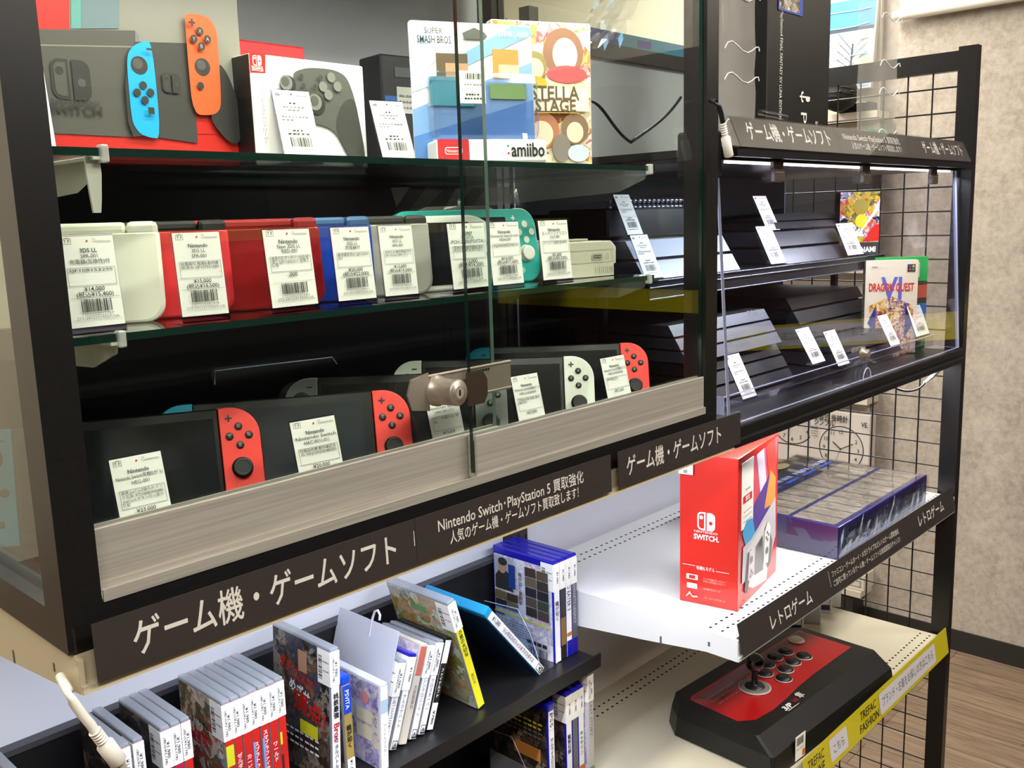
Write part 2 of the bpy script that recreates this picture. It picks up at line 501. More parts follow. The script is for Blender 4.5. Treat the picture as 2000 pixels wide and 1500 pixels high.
for i, (x, y) in enumerate([(-0.6, -1.3), (1.2, -1.3), (-0.6, 1.7), (1.2, 1.7)]):
    t = thing('ceiling_light', 'recessed bright ceiling light panel, ' + ['nearer the left, in front of the shelves', 'nearer the right, in front of the shelves', 'nearer the left, behind the shelves', 'nearer the right, behind the shelves'][i], 'ceiling light', (x, y, 2.7), group='ceiling light panels')
    m = MB(); m.box(-.64, -.19, -.02, .64, .19, -.0005, WHITESTEEL); m.build('lamp_frame', t)
    m = MB(); m.box(-.6, -.15, -.026, .6, .15, -.0205, CEILLED); m.build('diffuser', t)
# roller screen pulled down a little on the right wall
t = thing('roller_blind', 'white roller blind with round bottom bar hanging high on the beige wall', 'blind', (WX, 0, 0))
BLIND = plain('white_blind_fabric', '#e9e3d6', 0.7); BAR = plain('white_blind_bar', '#efe9dc', 0.35)
m = MB(); m.box(-.035, -1.2, 2.10, -.032, .60, 2.66, BLIND); m.build('blind_fabric', t)
m = MB(); m.tube([(-.034, -1.21, 2.092), (-.034, .62, 2.092)], .016, BAR, 16); m.build('bottom_bar', t)
m = MB(); m.rbox(-.075, -1.25, 2.60, -.001, .64, 2.69, .012, BAR); m.build('roller_cassette', t)

# ------------------------------------------------------------------ gondola shelving: uprights, back panels
g = thing('gondola_frame', 'black slotted uprights and pale back panels of the shelving', 'shelving frame')
for x, nm in ((0.0, 'post'), (0.91, 'post')):
    m = MB(); m.box(x - .022, .43, 0, x + .022, .47, 1.80, BLACKMETAL)
    f = m.front(x - .022, .43, 0)
    for k in range(70):
        for dx in (.012, .030): f.rect(dx - .002, .06 + k * .025, dx + .002, .075 + k * .025, DARKBOARD)
    m.build('post', g)
for x0, x1 in ((.023, .887), (.933, 1.795)):
    m = MB(); m.box(x0, .447, .1, x1, .459, 1.772 if x0 > .5 else 2.25, PANELWHITE)
    m.build('back_panel', g)
m = MB(); m.box(.888, .436, 1.772, 1.80, .47, 1.797, BLACKMETAL); m.build('top_rail', g)

def steel_shelf(label, x0, x1, z, steel, holes=True, depth=.43, lip=.0345):
    t = thing('metal_shelf', label, 'shelf', (x0, 0, z))
    W = x1 - x0
    m = MB()
    m.box(0, .003, -.004, W, depth, 0, steel)                       # top sheet
    m.box(0, .003, -lip + .005, W, .0055, -.004, steel)                   # folded front
    f = m.top(0, 0, 0)
    if holes:
        n = int(W / .0152)
        for row in (.030, .050, depth - .055, depth - .035):
            for i in range(n): f.circ(.012 + i * .0152, row, .0034, DARKBOARD, 8, .0024); f.k = 1
    m.build('shelf_top', t)
    m = MB()                                                        # front price rail: lip along the bottom edge
    m.box(0, -.004, -lip, W, .003, -lip + .006, steel)
    m.build('front_lip', t)
    for k in (0, 1):                                                # tapering side plates
        xa = 0 if k == 0 else W - .003
        m = MB(); m.prism([(-.002, -lip), (.05, -.034), (.16, -.048), (depth, -.078), (depth, -.001), (-.002, -.001)], 'yz', xa - .0006 if k == 0 else xa, xa + .003 if k == 0 else xa + .0036, steel)
        if k == 0:
            f = m.left(-.0006, depth, 0)
            for yy, za, zb in ((.045, -.024, -.017), (.13, -.044, -.033)): f.rect(depth - yy - .0018, za, depth - yy + .0018, zb, plain('slot_shadow', '#5a5448', .8))
        m.build('side_bracket', t)
    return t
steel_shelf('beige steel shelf carrying the glass showcase', 0.0, 0.9, 1.197, CREAM, holes=False, lip=.0265)
steel_shelf('white perforated steel shelf carrying the red console box', 0.903, 1.797, 0.885, WHITESTEEL)
steel_shelf('cream perforated steel shelf carrying the arcade joystick', 0.903, 1.797, 0.567, plain('cream_painted_steel', '#d9d3bd', .32, var=.02, vscale=8))
# under shelf lamps
for (lab, x0, x1, y, z) in (('slim white lamp bar under the beige shelf', .03, .87, .12, 1.160), ('slim white lamp bar under the acrylic case', .95, 1.77, .06, 1.168)):
    t = thing('lamp_bar', lab, 'lamp', (x0, y, z))
    m = MB(); m.box(0, -.008, .0035, x1 - x0, .008, .0068, WHITESTEEL); m.build('lamp_housing', t)
    m = MB(); m.box(.004, -.006, .0005, x1 - x0 - .004, .006, .003, LED); m.build('lamp_tube', t)

# ------------------------------------------------------------------ mesh end panel
mp = thing('mesh_panel', 'black wire mesh side panel in a square tube frame at the shelf end', 'mesh panel', (1.806, 0, 0))
for nm, a in (('frame_post', (0, .0, 0, .022, .036, 1.80)), ('frame_post', (0, .86, 0, .022, .896, 1.80)), ('frame_rail', (.002, .036, 1.755, .020, .86, 1.793)), ('frame_rail', (.002, .036, .06, .020, .86, .095))):
    m = MB(); m.box(*a, BLACKMETAL); m.build(nm, mp)
m = MB()
for k in range(16): m.tube([(.012, .087 + .0502 * k, .09), (.012, .087 + .0502 * k, 1.758)], .0017, BLACKMETAL, 6)
for k in range(33): m.tube([(.0155, .034, 1.7252 - .0492 * k), (.0155, .862, 1.7252 - .0492 * k)], .0017, BLACKMETAL, 6)
m.build('wire_grid', mp)

# ------------------------------------------------------------------ sign strips (clear holder with printed cards)
SIGNTXT = plain('sign_lettering', '#e9e6de', 0.5)
def sign_strip(label, x0, x1, z0, z1, rot, cards, y=0.0):
    t = thing('shelf_sign', label, 'sign', (x0, y, z0), (rot, 0, 0))
    W, H = x1 - x0, z1 - z0
    for (a, b, mat, draw) in cards:
        m = MB(); m.box(a, -.0032, .0012, b, -.0022, H - .0015, mat)
        draw(m.front(a, -.0032, .0012), b - a, H - .0027)
        m.build('sign_card', t)
    m = MB(); m.box(0, -.0046, 0, W, -.0036, H, HOLDER); m.box(0, -.0018, 0, W, -.0008, H, HOLDER)
    m.build('clear_holder', t)
    return t
KIKI = 'ゲーム機・ゲームソフト'
def big(f, W, H): f.text(KIKI, .02, H * .5, .036, SIGNTXT, 'L', w=.245, bold=.012, fit=None)
def d1(f, W, H): f.text(KIKI, .028, H * .49, .030, SIGNTXT, 'L', w=.245, bold=.012)
def d2(f, W, H):
    f.text('Nintendo Switch･PlayStation 5 買取強化', .028, H * .66, .0155, SIGNTXT, 'L', w=.218, bold=.01)
    f.text('人気のゲーム機・ゲームソフト買取致します！', .042, H * .30, .0140, SIGNTXT, 'L', w=.194, bold=.006)
    f.rect(-.003, H * .42, -.0022, H * .75, SIGNTXT)
def d3(f, W, H): f.text(KIKI, .016, H * .5, .026, SIGNTXT, 'L', w=.210, bold=.012)
sign_strip('long charcoal sign with large white lettering along the beige shelf front', -.003, .895, 1.1765, 1.2225, R(-2), [(.012, .309, SIGNBLACK, d1), (.3095, .606, SIGNBLACK, d2), (.620, .897, SIGNBLACK, d3)], y=-.0052)
def e1(f, W, H): f.text('レトロゲーム', .088, H * .42, .026, SIGNTXT, 'L', w=.135, bold=.01)
def e2(f, W, H):
    f.text('ファミコン・ゲームボーイ・メガドライブなどレトロゲーム買取強化', .010, H * .66, .0115, SIGNTXT, 'L', w=.285, bold=.0)
    f.text('ご自宅に眠っているゲーム機・ゲームソフトは高価買取のチャンス！', .010, H * .34, .0115, SIGNTXT, 'L', w=.285, bold=.0)
    f.rect(-.002, H * .3, -.0012, H * .85, SIGNTXT)
def e3(f, W, H): f.text('レトロゲーム', .095, H * .5, .026, SIGNTXT, 'L', w=.135, bold=.01)
sign_strip('charcoal sign along the white shelf front beside the blue box set', .903, 1.797, .855, .9065, R(-14), [(.008, .300, SIGNBLACK, e1), (.3005, .598, SIGNBLACK, e2), (.5985, .890, SIGNBLACK, e3)], y=-.0052)
YEL = plain('yellow_sign_card', '#d9cb1e', 0.5); PALE = plain('pale_sign_patch', '#d8d6dc', 0.5)
def yel2(f, W, H):
    f.text('TREFAC', .015, H * .68, .022, INK, 'L', w=.060, bold=.012, shear=.12); f.text('ONLINE', .010, H * .30, .024, INK, 'L', w=.062, bold=.02, shear=.12)
    f.rrect(.096, H * .16, .165, H * .86, .004, PALE); f.text('こちら', .130, H * .48, .018, INK, w=.042)
    f.text('TREFAC', .222, H * .69, .022, INK, 'L', w=.070, bold=.003, shear=.1); f.text('FASHION', .216, H * .30, .022, INK, 'L', w=.084, bold=.003, shear=.1)
    f.rrect(.306, H * .14, .595, H * .86, .004, PALE); f.text('ブランド・古着をお探しの方はこちら', .450, H * .5, .021, INK, w=.262, bold=.004)
sign_strip('yellow sign strip along the cream shelf front by the arcade joystick', .903, 1.797, .534, .5925, R(-9), [(.22, .890, YEL, yel2)], y=-.0052)

# ------------------------------------------------------------------ glass showcase
CZ, CT = 1.1985, 1.86
sc_ = thing('glass_showcase', 'black framed glass showcase with two sliding glass doors', 'showcase')
CD = .405
for a in ((-.0035, .006, CZ, .0235, .040, CT), (.8265, .006, CZ, .854, .040, CT), (-.0035, CD - .03, CZ, .0235, CD, CT), (.8265, CD - .03, CZ, .854, CD, CT)):
    m = MB(); m.box(*a, BLACKMETAL); m.build('corner_post', sc_)
m = MB(); m.box(.0235, .006, CZ, .8265, .040, 1.2295, BLACKMETAL); m.box(.0235, CD - .03, CZ, .8265, CD, 1.226, BLACKMETAL)
m.box(-.0035, .040, CZ, .0235, CD - .03, 1.226, BLACKMETAL); m.box(.8265, .040, CZ, .854, CD - .03, 1.226, BLACKMETAL)
m.box(.0235, .040, 1.214, .8265, CD - .03, 1.226, DARKBOARD)
m.build('base_frame', sc_)
m = MB(); m.box(-.0035, .040, CT - .03, .0235, CD - .03, CT, BLACKMETAL); m.box(.8265, .040, CT - .03, .854, CD - .03, CT, BLACKMETAL)
m.box(.0235, .006, CT - .03, .8265, .040, CT, BLACKMETAL); m.box(.0235, CD - .03, CT - .03, .8265, CD, CT, BLACKMETAL)
m.box(.0235, .040, CT - .012, .8265, CD - .03, CT - .006, DARKBOARD)
m.build('top_frame', sc_)
m = MB(); m.box(.0235, CD - .028, 1.226, .8265, CD - .024, 1.555, DARKBOARD); m.build('back_board', sc_)
for x in (.008, .838):
    m = MB(); m.sheet(x, .040, 1.226, x + .004, CD - .03, CT - .03, SIDEGLASS if x < .1 else GLASS, GEDGE, 0); m.build('side_glass', sc_)
m = MB()                                                             # bottom track of the doors
m.box(.0245, .005, 1.2295, .8255, .0068, 1.2385, ALU); m.box(.0245, .0068, 1.2295, .8255, .040, 1.2312, ALU); m.box(.0245, .0215, 1.2312, .8255, .0228, 1.2385, ALU)
m.build('door_track', sc_)
def door(x0, x1, y, left):
    d = MB(); d.sheet(x0, y, 1.2405, x1, y + .0048, CT - .032, GLASS, GEDGEL if left else GEDGE, 1)
    o = d.build('glass_door', sc_)
    m = MB()
    m.rbox(x0, y - .0042, 1.2352, x1, y - .0006, 1.279, .0008, ALU, 1); m.box(x0, y + .0054, 1.2352, x1, y + .0078, 1.279, ALU); m.box(x0, y - .0006, 1.2352, x1, y + .0054, 1.2400, ALU)
    m.build('door_rail', o)
door(.0245, .452, .0262, True); door(.4035, .8255, .0118, False)
# ratchet lock on the doors
lk = MB()
lk.box(.345, .0185, 1.318, .468, .0197, 1.345, CHROME)
lk.tube([(.345, .0190, 1.345), (.468, .0190, 1.345)], .0016, CHROME); lk.tube([(.40, .0190, 1.318), (.468, .0190, 1.318)], .0016, CHROME)
f = lk.front(.404, .0185, 1.338)
for k in range(9): f.poly([(k * .0036, .0045), (k * .0036 + .0018, .0015), (k * .0036 + .0036, .0045)], BLACK)
lkp = lk.build('door_lock', sc_)
m = MB(); m.prism([(.330, 1.316), (.352, 1.312), (.352, 1.349), (.330, 1.345), (.325, 1.331)], 'xz', .0160, .0180, CHROME)
m.build('lock_plate', lkp)
m = MB(); ax = (0.10, -1, .02)
m.lathe([(.0150, 0), (.0150, .004), (.0132, .0045), (.0126, .026), (.0128, .0268), (.0128, .0285), (.0118, .030), (.0072, .030), (.0070, .0306), (.0058, .0306)], (.362, .0182, 1.330), ax, CHROME, 28)
c = Vector((.362, .0182, 1.330)) + Vector(ax).normalized() * .0306
nx = Vector(ax).normalized(); ux = Vector((0, 0, 1)).cross(nx).normalized(); uz = nx.cross(ux)
fc = Face(m, c, ux, uz, .0002); fc.circ(0, 0, .0055, plain('nickel_face', '#b5aa99', .35, .4)); fc.rrect(-.0012, -.003, .0012, .003, .001, BLACK)
m.build('lock_cylinder', lkp)
m = MB(); m.prism([(.396, 1.310), (.4185, 1.310), (.4235, 1.318), (.4235, 1.334), (.4175, 1.343), (.396, 1.343)], 'xz', .0088, .0112, plain('bronze_lock_hook', '#6b5c50', .35, .8)); m.build('lock_hook', lkp)
# lamp inside the top
m = MB(); m.box(.05, .045, CT - .027, .79, .075, CT - .0125, WHITESTEEL); lp = m.build('lamp', sc_)
m = MB(); m.box(.055, .048, CT - .030, .785, .072, CT - .0275, LED); m.build('lamp_tube', lp)
# glass shelves on white brackets
def gshelf(z, y0, name='glass_shelf', br=True):
    m = MB(); m.sheet(.028, y0, z - .006, .768, CD - .04, z, GLASS, GEDGE, 2); o = m.build(name, sc_)
    for xb, s in ((.0740, -1), (.7560, 1)):
        m = MB(); BR = plain('white_shelf_bracket', '#c7c6bd', .4)
        if s > 0: BR = frosted('clear_bracket_plastic', '#8f8f8c', .25, .2)
        m.prism([(y0 + .004, -.0065), (y0 + .008, -.016), (y0 + .05, -.030), (CD - .035, -.042), (CD - .035, -.0065)], 'yz', xb, xb + s * .0016, BR)
        m.box(min(xb, xb + s * .008), y0 - .001, -.0085, max(xb, xb + s * .008), CD - .04, -.0063, BR)
        m.rbox(xb - .003, y0 - .004, -.0105, xb + .003, y0 + .004, .0022, .001, frosted('clear_bracket_clip', '#dcdcd8', .6, .2), 1)
        b = m.build('shelf_bracket', o); b.location.z = z
gshelf(1.415, .046); gshelf(1.550, .044)
m = MB()                                                             # white leaf shaped hanger blade under the upper shelf bracket
m = MB(); m.prism([(.0635, -.004), (.0690, -.0025), (.0735, -.005), (.0742, -.018), (.0725, -.036), (.0710, -.046), (.0655, -.046), (.0645, -.034), (.0632, -.016)], 'xz', .050, .0525, frosted('clear_hanger_plastic', '#d8d5cb', .65, .25))
o = m.build('hanger_blade', sc_); o.location = (0, 0, 1.550)

# ------------------------------------------------------------------ price tags
def shop_mark(f, x, y, s, ink=GREYINK):
    f.frame(x, y, x + s * 1.5, y + s, s * .07, ink); f.text('T', x + s * .45, y + s * .5, s * .75, ink, bold=.02); f.text('F', x + s * 1.08, y + s * .5, s * .75, ink, bold=.02)
    f.poly([(x + s * .1, y + s), (x + s * .75, y + s * 1.14), (x + s * 1.4, y + s), (x + s * .75, y + s * 1.04)], ink)
def draw_tag(f, W, H, head, desc, price, tax, c1, c2, dot=REDINK, top=None):
    shop_mark(f, W * .06, H * .915, W * .105)
    f.circ(W * .50, H * .945, W * .020, dot, 12)
    f.text('12r', W * .60, H * .965, W * .055, GREYINK, 'L'); f.text('1102000092681' if not top else top, W * .60, H * .937, W * .05, GREYINK, 'L', w=W * .34)
    y = .855
    for i, l in enumerate(head):
        f.text(l, W * .5, H * (y - .012), W * (.108 if i == 0 and len(head) > 2 else .098), INK, bold=.012 if i == 0 else 0, w=min(W * .90, None or W * .9) if len(l) > 14 else None); y -= .062
    y0, y1 = .455, .655
    f.frame(W * .06, H * y0, W * .94, H * y1, W * .008, GREYINK)
    for i, l in enumerate(desc): f.text(l, W * .09, H * (y1 - .03 - .043 * i), W * .076, INK, 'L', w=W * .8 if len(l) > 9 else None)
    if price: f.text(price, W * .5, H * .415, W * .115, INK, bold=.006)
    if tax: f.text('(税込' + tax + ')', W * .5, H * .355, W * .115, INK, w=W * .68, bold=.006)
    f.rect(W * .05, H * .318, W * .95, H * .321, GREYINK)
    f.barcode(W * .22, H * .165, W * .78, H * .305, INK)
    if c1: f.text(c1, W * .5, H * .135, W * .072, GREYINK, w=W * .58)
    if c2: f.text(c2, W * .5, H * .095, W * .072, GREYINK, w=W * .80)
def draw_far_tag(f, W, H, seed):
    f.rrect(W * .06, H * .91, W * .2, H * .95, W * .03, GREYINK); f.circ(W * .5, H * .945, W * .025, INK, 8); f.scribble(W * .6, H * .92, W * .92, H * .012, GREYINK, 4, seed)
    f.scribble(W * .40, H * .80, W * .60, H * .022, INK, 2, seed + 1); f.scribble(W * .2, H * .745, W * .8, H * .018, GREYINK, 6, seed + 2); f.scribble(W * .32, H * .70, W * .68, H * .018, GREYINK, 3, seed + 3)
    f.rect(W * .06, H * .64, W * .94, H * .644, GREYINK); f.scribble(W * .12, H * .60, W * .85, H * .018, GREYINK, 8, seed + 4); f.scribble(W * .12, H * .555, W * .45, H * .018, GREYINK, 3, seed + 5)
    f.rect(W * .06, H * .44, W * .94, H * .444, GREYINK); f.scribble(W * .34, H * .395, W * .66, H * .022, INK, 3, seed + 6); f.scribble(W * .2, H * .345, W * .8, H * .022, INK, 5, seed + 7)
    f.rect(W * .06, H * .318, W * .94, H * .322, GREYINK); f.barcode(W * .22, H * .165, W * .78, H * .305, INK, 24); f.scribble(W * .2, H * .115, W * .8, H * .014, GREYINK, 9, seed + 8)
FOOT = glass('lilac_acrylic', (0.80, 0.76, 0.88), 1.45)
def price_tag(label, group, loc, rz, lean, W, draw, H=None, gap=.006):
    H = H or W * 1.68
    t = thing('price_tag', label, 'price tag', loc, (-lean, 0, rz), group)
    m = MB(); m.box(-W / 2, -.0004, gap, W / 2, .0, H + gap, PAPER); draw(m.front(-W / 2, -.0004, gap, .00008), W, H); m.build('tag_card', t)
    m = MB()
    m.box(-W / 2 - .0006, .0003, .0006, W / 2 + .0006, .0016, H + gap + .0015, FOOT)
    m.box(-W / 2 - .0006, -.0014, .0006, W / 2 + .0006, .0003, gap - .0004, FOOT)
    ca, sa = math.cos(lean), math.sin(lean)
    q = lambda y, z: (y * ca - z * sa, y * sa + z * ca)             # foot lies flat under the leaning card
    pts = [q(0, .0006), q(.022, .0006), q(.022, .0018), q(0, .0018)]
    m.prism(pts, 'yz', -W / 2, W / 2, FOOT)
    m.build('clear_stand', t)
    return t
G1 = 'price tags on the middle glass shelf'; G2 = 'price tags in the bottom of the showcase'
SH2 = 1.4153; DECK = 1.2265
LEAN = R(6)
mid = [
 ((137, 660), (244, 648), 'white price tag ¥14,000 in front of the white handheld console', ['3DS LL', 'SPR-001', '充電器(互換性)付'], ['SJF108153295'], '¥14,000', '¥15,400', '1102000022767', '271-24121519207r24L'),
 ((350, 638), (450, 630), 'white price tag ¥15,000 in front of the black and red handheld', ['Nintendo', '3DS LL', 'SPR-001'], ['充電器付 程度B 動作確', '認済み SJF107551689'], '¥15,000', '¥16,500', '1007010481478', '123-24112113027r24J'),
 ((532, 620), (620, 609), 'white price tag before the wide dark red handheld', ['Nintendo', 'New 3DS LL', 'RED-001'], ['本体のみ.タッチペン欠品 程', '度C QJF116423211 全体ス', 'レ有'], ',000', '', '1102000092681', '272-24122819209r24L'),
 ((658, 606), (737, 598), 'white price tag ¥20,000 in front of the blue handheld', ['Nintendo', '3DS LL', '充電器付'], ['動作確認済み QJF120763', '562'], '¥20,000', '¥22,000', '1102000048411', '227-24122819209r24L'),
 ((748, 594), (820, 588), 'white price tag ¥13,000 in front of the silver grey handheld', ['Nintendo', '3DS LL', 'SPR-001'], ['本体のみ 動作確認済み', 'SJF102261584 グレー'], '¥13,000', '¥14,300', '1025018184399', '212-24112113027r24J'),
 ((885, 579), (957, 571), 'white price tag ¥14,300 in front of the white oval handheld', ['SONY', 'PS VITA', 'PCH-2000(PSVITA)'], ['本体のみ 動作確認済み', 'PCH-2000 メモリなし'], '¥13,000', '¥14,300', '1102000021358', '245-24121380407r24L'),
 ((960, 570), (1025, 564), 'white price tag ¥16,000 leaning on the turquoise handheld', ['Nintendo', 'Nintendo Switch Lite', 'HDH-001'], ['XJJ40008270810'], '¥16,000', '¥17,600', '1102000021983', '245-24121380408r24L'),
 ((1058, 562), (1120, 556), 'white price tag ¥5,000 in front of the small light grey console', ['Nintendo', 'スーパーファミコン', 'CLV-301'], ['コントローラ2個付 SJE140776'], '¥5,000', '¥5,500', '1102000023387', '242-24112819270r24L'),
]
for a, b, lab, head, desc, pr, tx, c1, c2 in mid:
    p, q = at_z(*a, SH2), at_z(*b, SH2)
    c = at_y((a[0] + b[0]) / 2, (a[1] + b[1]) / 2, .054); rz = max(-.30, min(.12, math.atan2(q.y - p.y, q.x - p.x)))
    price_tag(lab, G1, (c.x + .002, .054, SH2), rz * .4, LEAN, (q - p).length * .98, lambda f, W, H: draw_tag(f, W, H, head, desc, pr, tx, c1, c2), H=.0665)
bot = [
 (.087, .052, R(-3), .0415, 'white price tag ¥23,000 beside the leftmost red controller grip', ['Nintendo', 'Nintendo Switch(有機ELﾓﾃﾞﾙ)', 'HEG-001'], ['本体,JoyCon2個のみ ドッ', 'ク欠品 XTJ10083930486', 'JoyConLボタン引っ掛か', 'り有'], '¥23,000', '¥25,300'),
 (.255, .052, R(-6), .046, 'white price tag leaning on the dark tablet screen between the two red grips', ['Nintendo', 'Nintendo Switch', 'HAC-001(-01)'], ['付属品完備 動作確認済', 'み XKJ10023048585'], '¥20,000', ''),
 (.420, .056, R(-4), .043, 'white price tag ¥19,000 below the door lock', ['Nintendo', 'Nintendo Switch', 'HAC-001(-01)'], ['ｺｰﾄﾞ･内蔵欠品 程', '度B'], '¥19,000', ''),
 (.548, .054, R(-5), .041, 'white price tag ¥27,000 left of the white controller grip', ['Nintendo', 'Nintendo Switch(有機ELﾓﾃﾞﾙ)', 'HEG-S-KAAAA'], ['付属品完備 程度B 動作', '確認済み'], '¥27,000', ''),
 (.715, .054, R(-3), .046, 'white price tag ¥27,000 hanging over the rightmost red controller grip', ['Nintendo', 'Nintendo Switch(有機ELﾓﾃﾞﾙ)', 'HEG-S-KAAAA'], ['動作確認済み'], '¥27,000', ''),
]
for x, y, rz, W, lab, head, desc, pr, tx in bot:
    price_tag(lab, G2, (x, y, DECK), rz, R(14), W, lambda f, W, H: draw_tag(f, W, H, head, desc, pr, tx, '', ''), H=.074, gap=.016)

# ------------------------------------------------------------------ tablet consoles with clip-on grips
SCREEN = plain('dark_glass_screen', '#17191d', 0.12, spec=0.7)
BEZEL = plain('black_bezel', '#0b0b0c', 0.3)
BTN = plain('black_button', '#2b2928', 0.35); STICKM = plain('stick_rubber', '#262524', 0.5)
BTXT = plain('button_letter', '#8a8886', 0.5)
NRED = plain('neon_red_plastic', '#ff4338', 0.42); NCYAN = plain('neon_cyan_plastic', '#00a8cf', 0.42)
JWHITE = plain('white_grip_plastic', '#eceee2', 0.4); JGREY = plain('grey_grip_plastic', '#6f736d', 0.45)
def grip(parent, x0, right, col, H=.102, W=.036, D=.0135):
    r = (.0, .027, .027, .0) if right else (.027, .0, .0, .027)
    m = MB(); m.prism(rr(x0, 0, x0 + W, H, r, 8), 'xz', 0, D, col, bev=.0016)
    g = m.build('grip_controller', parent)
    m = MB()
    cx = x0 + W * (.47 if right else .53)
    if right:
        bz, sz = .0745, .0445
        let = (('X', 0, .0088), ('Y', -.0088, 0), ('A', .0088, 0), ('B', 0, -.0088))
    else:
        bz, sz = .0465, .0765
        let = (('', 0, .0088), ('', -.0088, 0), ('', .0088, 0), ('', 0, -.0088))
    for l, dx, dz in let:
        m.cyl((cx + dx, .0005, bz + dz), (0, -1, 0), .0037, .0014, BTN, 14, dome=.0005)
        if l: m.front(cx + dx, -.0016, bz + dz, .0001).text(l, 0, 0, .0044, BTXT, bold=.02)
    m.build('face_buttons', g)
    m = MB(); m.lathe([(.0096, 0), (.0098, .0004), (.0062, .0010), (.0058, .0052), (.0086, .0056), (.0088, .0072), (.0078, .0080), (.006, .0075)], (cx, .0, sz), (0, -1, 0), STICKM, 22); m.build('thumb_stick', g)
    m = MB(); f = m.front(0, -.0001, 0, .00025)
    px = x0 + (.0085 if right else W - .0085)
    f.rect(px - .0032, .0905, px + .0032, .0922, BTN)
    if right: f.rect(px - .0008, .0882, px + .0008, .0946, BTN)
    m.build('plus_mark' if right else 'minus_mark', g)
    m = MB()
    if right: m.cyl((cx - .002, .0003, .020), (0, -1, 0), .0042, .0007, BTN, 14); m.front(cx - .002, -.0005, .020).circ(0, 0, .0026, plain('home_button_face', '#4a4644', .5), 12)
    else: m.box(cx + .001, -.0004, .0165, cx + .007, .0003, .0225, BTN)
    m.build('small_button', g)
    return g
def tablet_console(label, mid, ang, lc, rc, group, z=DECK, lean=R(17), screen=SCREEN, oled=True):
    """mid: point of its top edge middle; it leans back"""
    H = .102
    back = Vector((-math.sin(ang), math.cos(ang)))                   # horizontal direction away from the viewer
    bx = mid.x - back.x * H * math.sin(lean); by = mid.y - back.y * H * math.sin(lean)
    t = thing('tablet_console', label, 'game console', (bx, by, z + .0005), (-lean, 0, ang), group)
    m = MB(); m.rbox(-.0865, .001, 0, .0865, .0135, H, .0015, BEZEL, 1)
    f = m.front(-.0865, .001, 0)
    m.build('tablet_body', t)
    m = MB(); q = .005 if oled else .0115
    m.box(-.0865 + q, .0004, .009, .0865 - q, .0009, H - .009, screen); m.build('screen', t)
    grip(t, .0866, True, rc); grip(t, -.0866 - .036, False, lc)
    m = MB()                                                         # easel that carries it
    for s in (-.05, .05):
        m.prism([(.0145, .002), (.0145, .07), (.0165, .07), (.030 + .012, .0 + .014), (.042, .012)], 'yz', s - .001, s + .001, FILM)
    m.build('clear_easel', t)
    return t
ZT = 1.325
def mid2(a, b):
    p, q = at_z(*a, ZT), at_z(*b, ZT)
    c = (p + q) / 2; return Vector((c.x, c.y)), math.atan2(q.y - p.y, q.x - p.x)
GC = 'tablet consoles with clip-on grips in the showcase bottom'
tilt = [((25, 835), (420, 797)), ((388, 787), (714, 763)), None, ((832, 703), (1091, 695)), ((967, 677), (1201, 669))]
mA = mid2(*tilt[0]); tablet_console('black tablet console with cyan left and red right grip, leftmost in the showcase', mA[0], mA[1], NCYAN, NRED, GC)
mB = mid2(*tilt[1]); tablet_console('black tablet console in front of the clear stand, left of the lock, red right grip', mB[0], mB[1], NCYAN, NRED, GC, oled=False, screen=plain('grey_reflection_screen', '#33383d', .12, spec=.7))  # screen is switched off; its lighter colour stands in for a grey reflection
p = at_z(925, 724, ZT); a = R(-43); mC = Vector((p.x - .0866 * math.cos(a), p.y - .0866 * math.sin(a)))
tablet_console('black tablet console with grey grips behind the door lock', mC, a, JGREY, JGREY, GC)
mW = mid2(*tilt[3]); tablet_console('black tablet console with white grips right of the lock', mW[0], mW[1], JWHITE, JWHITE, GC)
mR = mid2(*tilt[4]); tablet_console('black tablet console with cyan and red grips, rightmost in the showcase', mR[0], mR[1], NCYAN, NRED, GC)
# clear stand panel behind the second console
p, q = at_z(467, 745, 1.338), at_z(687, 731, 1.338)
t = thing('display_stand', 'clear plastic display panel standing behind the console left of the lock', 'display stand', (p.x + .01, p.y + .062, DECK), (-R(12), 0, math.atan2(q.y - p.y, q.x - p.x) * .5))
m = MB(); Wd = (q - p).length + .03; m.prism(rr(0, .0005, Wd, .118, (.0, .0, .006, .006)), 'xz', 0, .0018, FILM); m.build('panel', t)
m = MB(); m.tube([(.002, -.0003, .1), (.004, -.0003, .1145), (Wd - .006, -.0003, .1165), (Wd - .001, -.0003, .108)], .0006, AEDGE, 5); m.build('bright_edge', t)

# ------------------------------------------------------------------ folded handhelds on the middle shelf
def clamshell(label, xr, yr, rz, body, hinge, lidcol, H=.083, W=.156, T=.0195, lean=R(7)):
    """right front bottom corner at xr, yr"""
    t = thing('folding_handheld', label, 'handheld console', (xr, yr, SH2 + .0004), (-lean, 0, rz), 'folded handheld consoles on the middle shelf')
    m = MB(); m.prism(rr(-W, 0, 0, H - .009, (.016, .016, .002, .002), 6), 'xz', 0, T * .47, lidcol, bev=.0035); m.build('lid', t)
    m = MB(); m.prism(rr(-W, .0008, 0, H - .009, (.016, .016, .002, .002), 6), 'xz', T, T * .53, body, bev=.0035); m.build('lower_half', t)
    m = MB(); m.rbox(-W + .004, .002, H - .0095, -.026, T - .003, H, .003, hinge, 2); hb = m.build('hinge', t)
    m = MB(); m.rbox(-.0255, .0012, H - .0125, -.001, T - .002, H + .0004, .0042, hinge, 2); m.build('hinge_barrel', hb)
    m = MB(); m.rbox(-W, .0012, H - .0125, -W + .0036, T - .002, H + .0004, .0016, hinge, 1); m.build('hinge_barrel', hb)
    return t
DWHITE = plain('pearl_white_plastic', '#f1efdd', 0.35); DRED = plain('bright_red_shell', '#d2252b', 0.4); MRED = plain('metallic_dark_red_shell', '#98191a', 0.3, metal=.35, coat=.4)
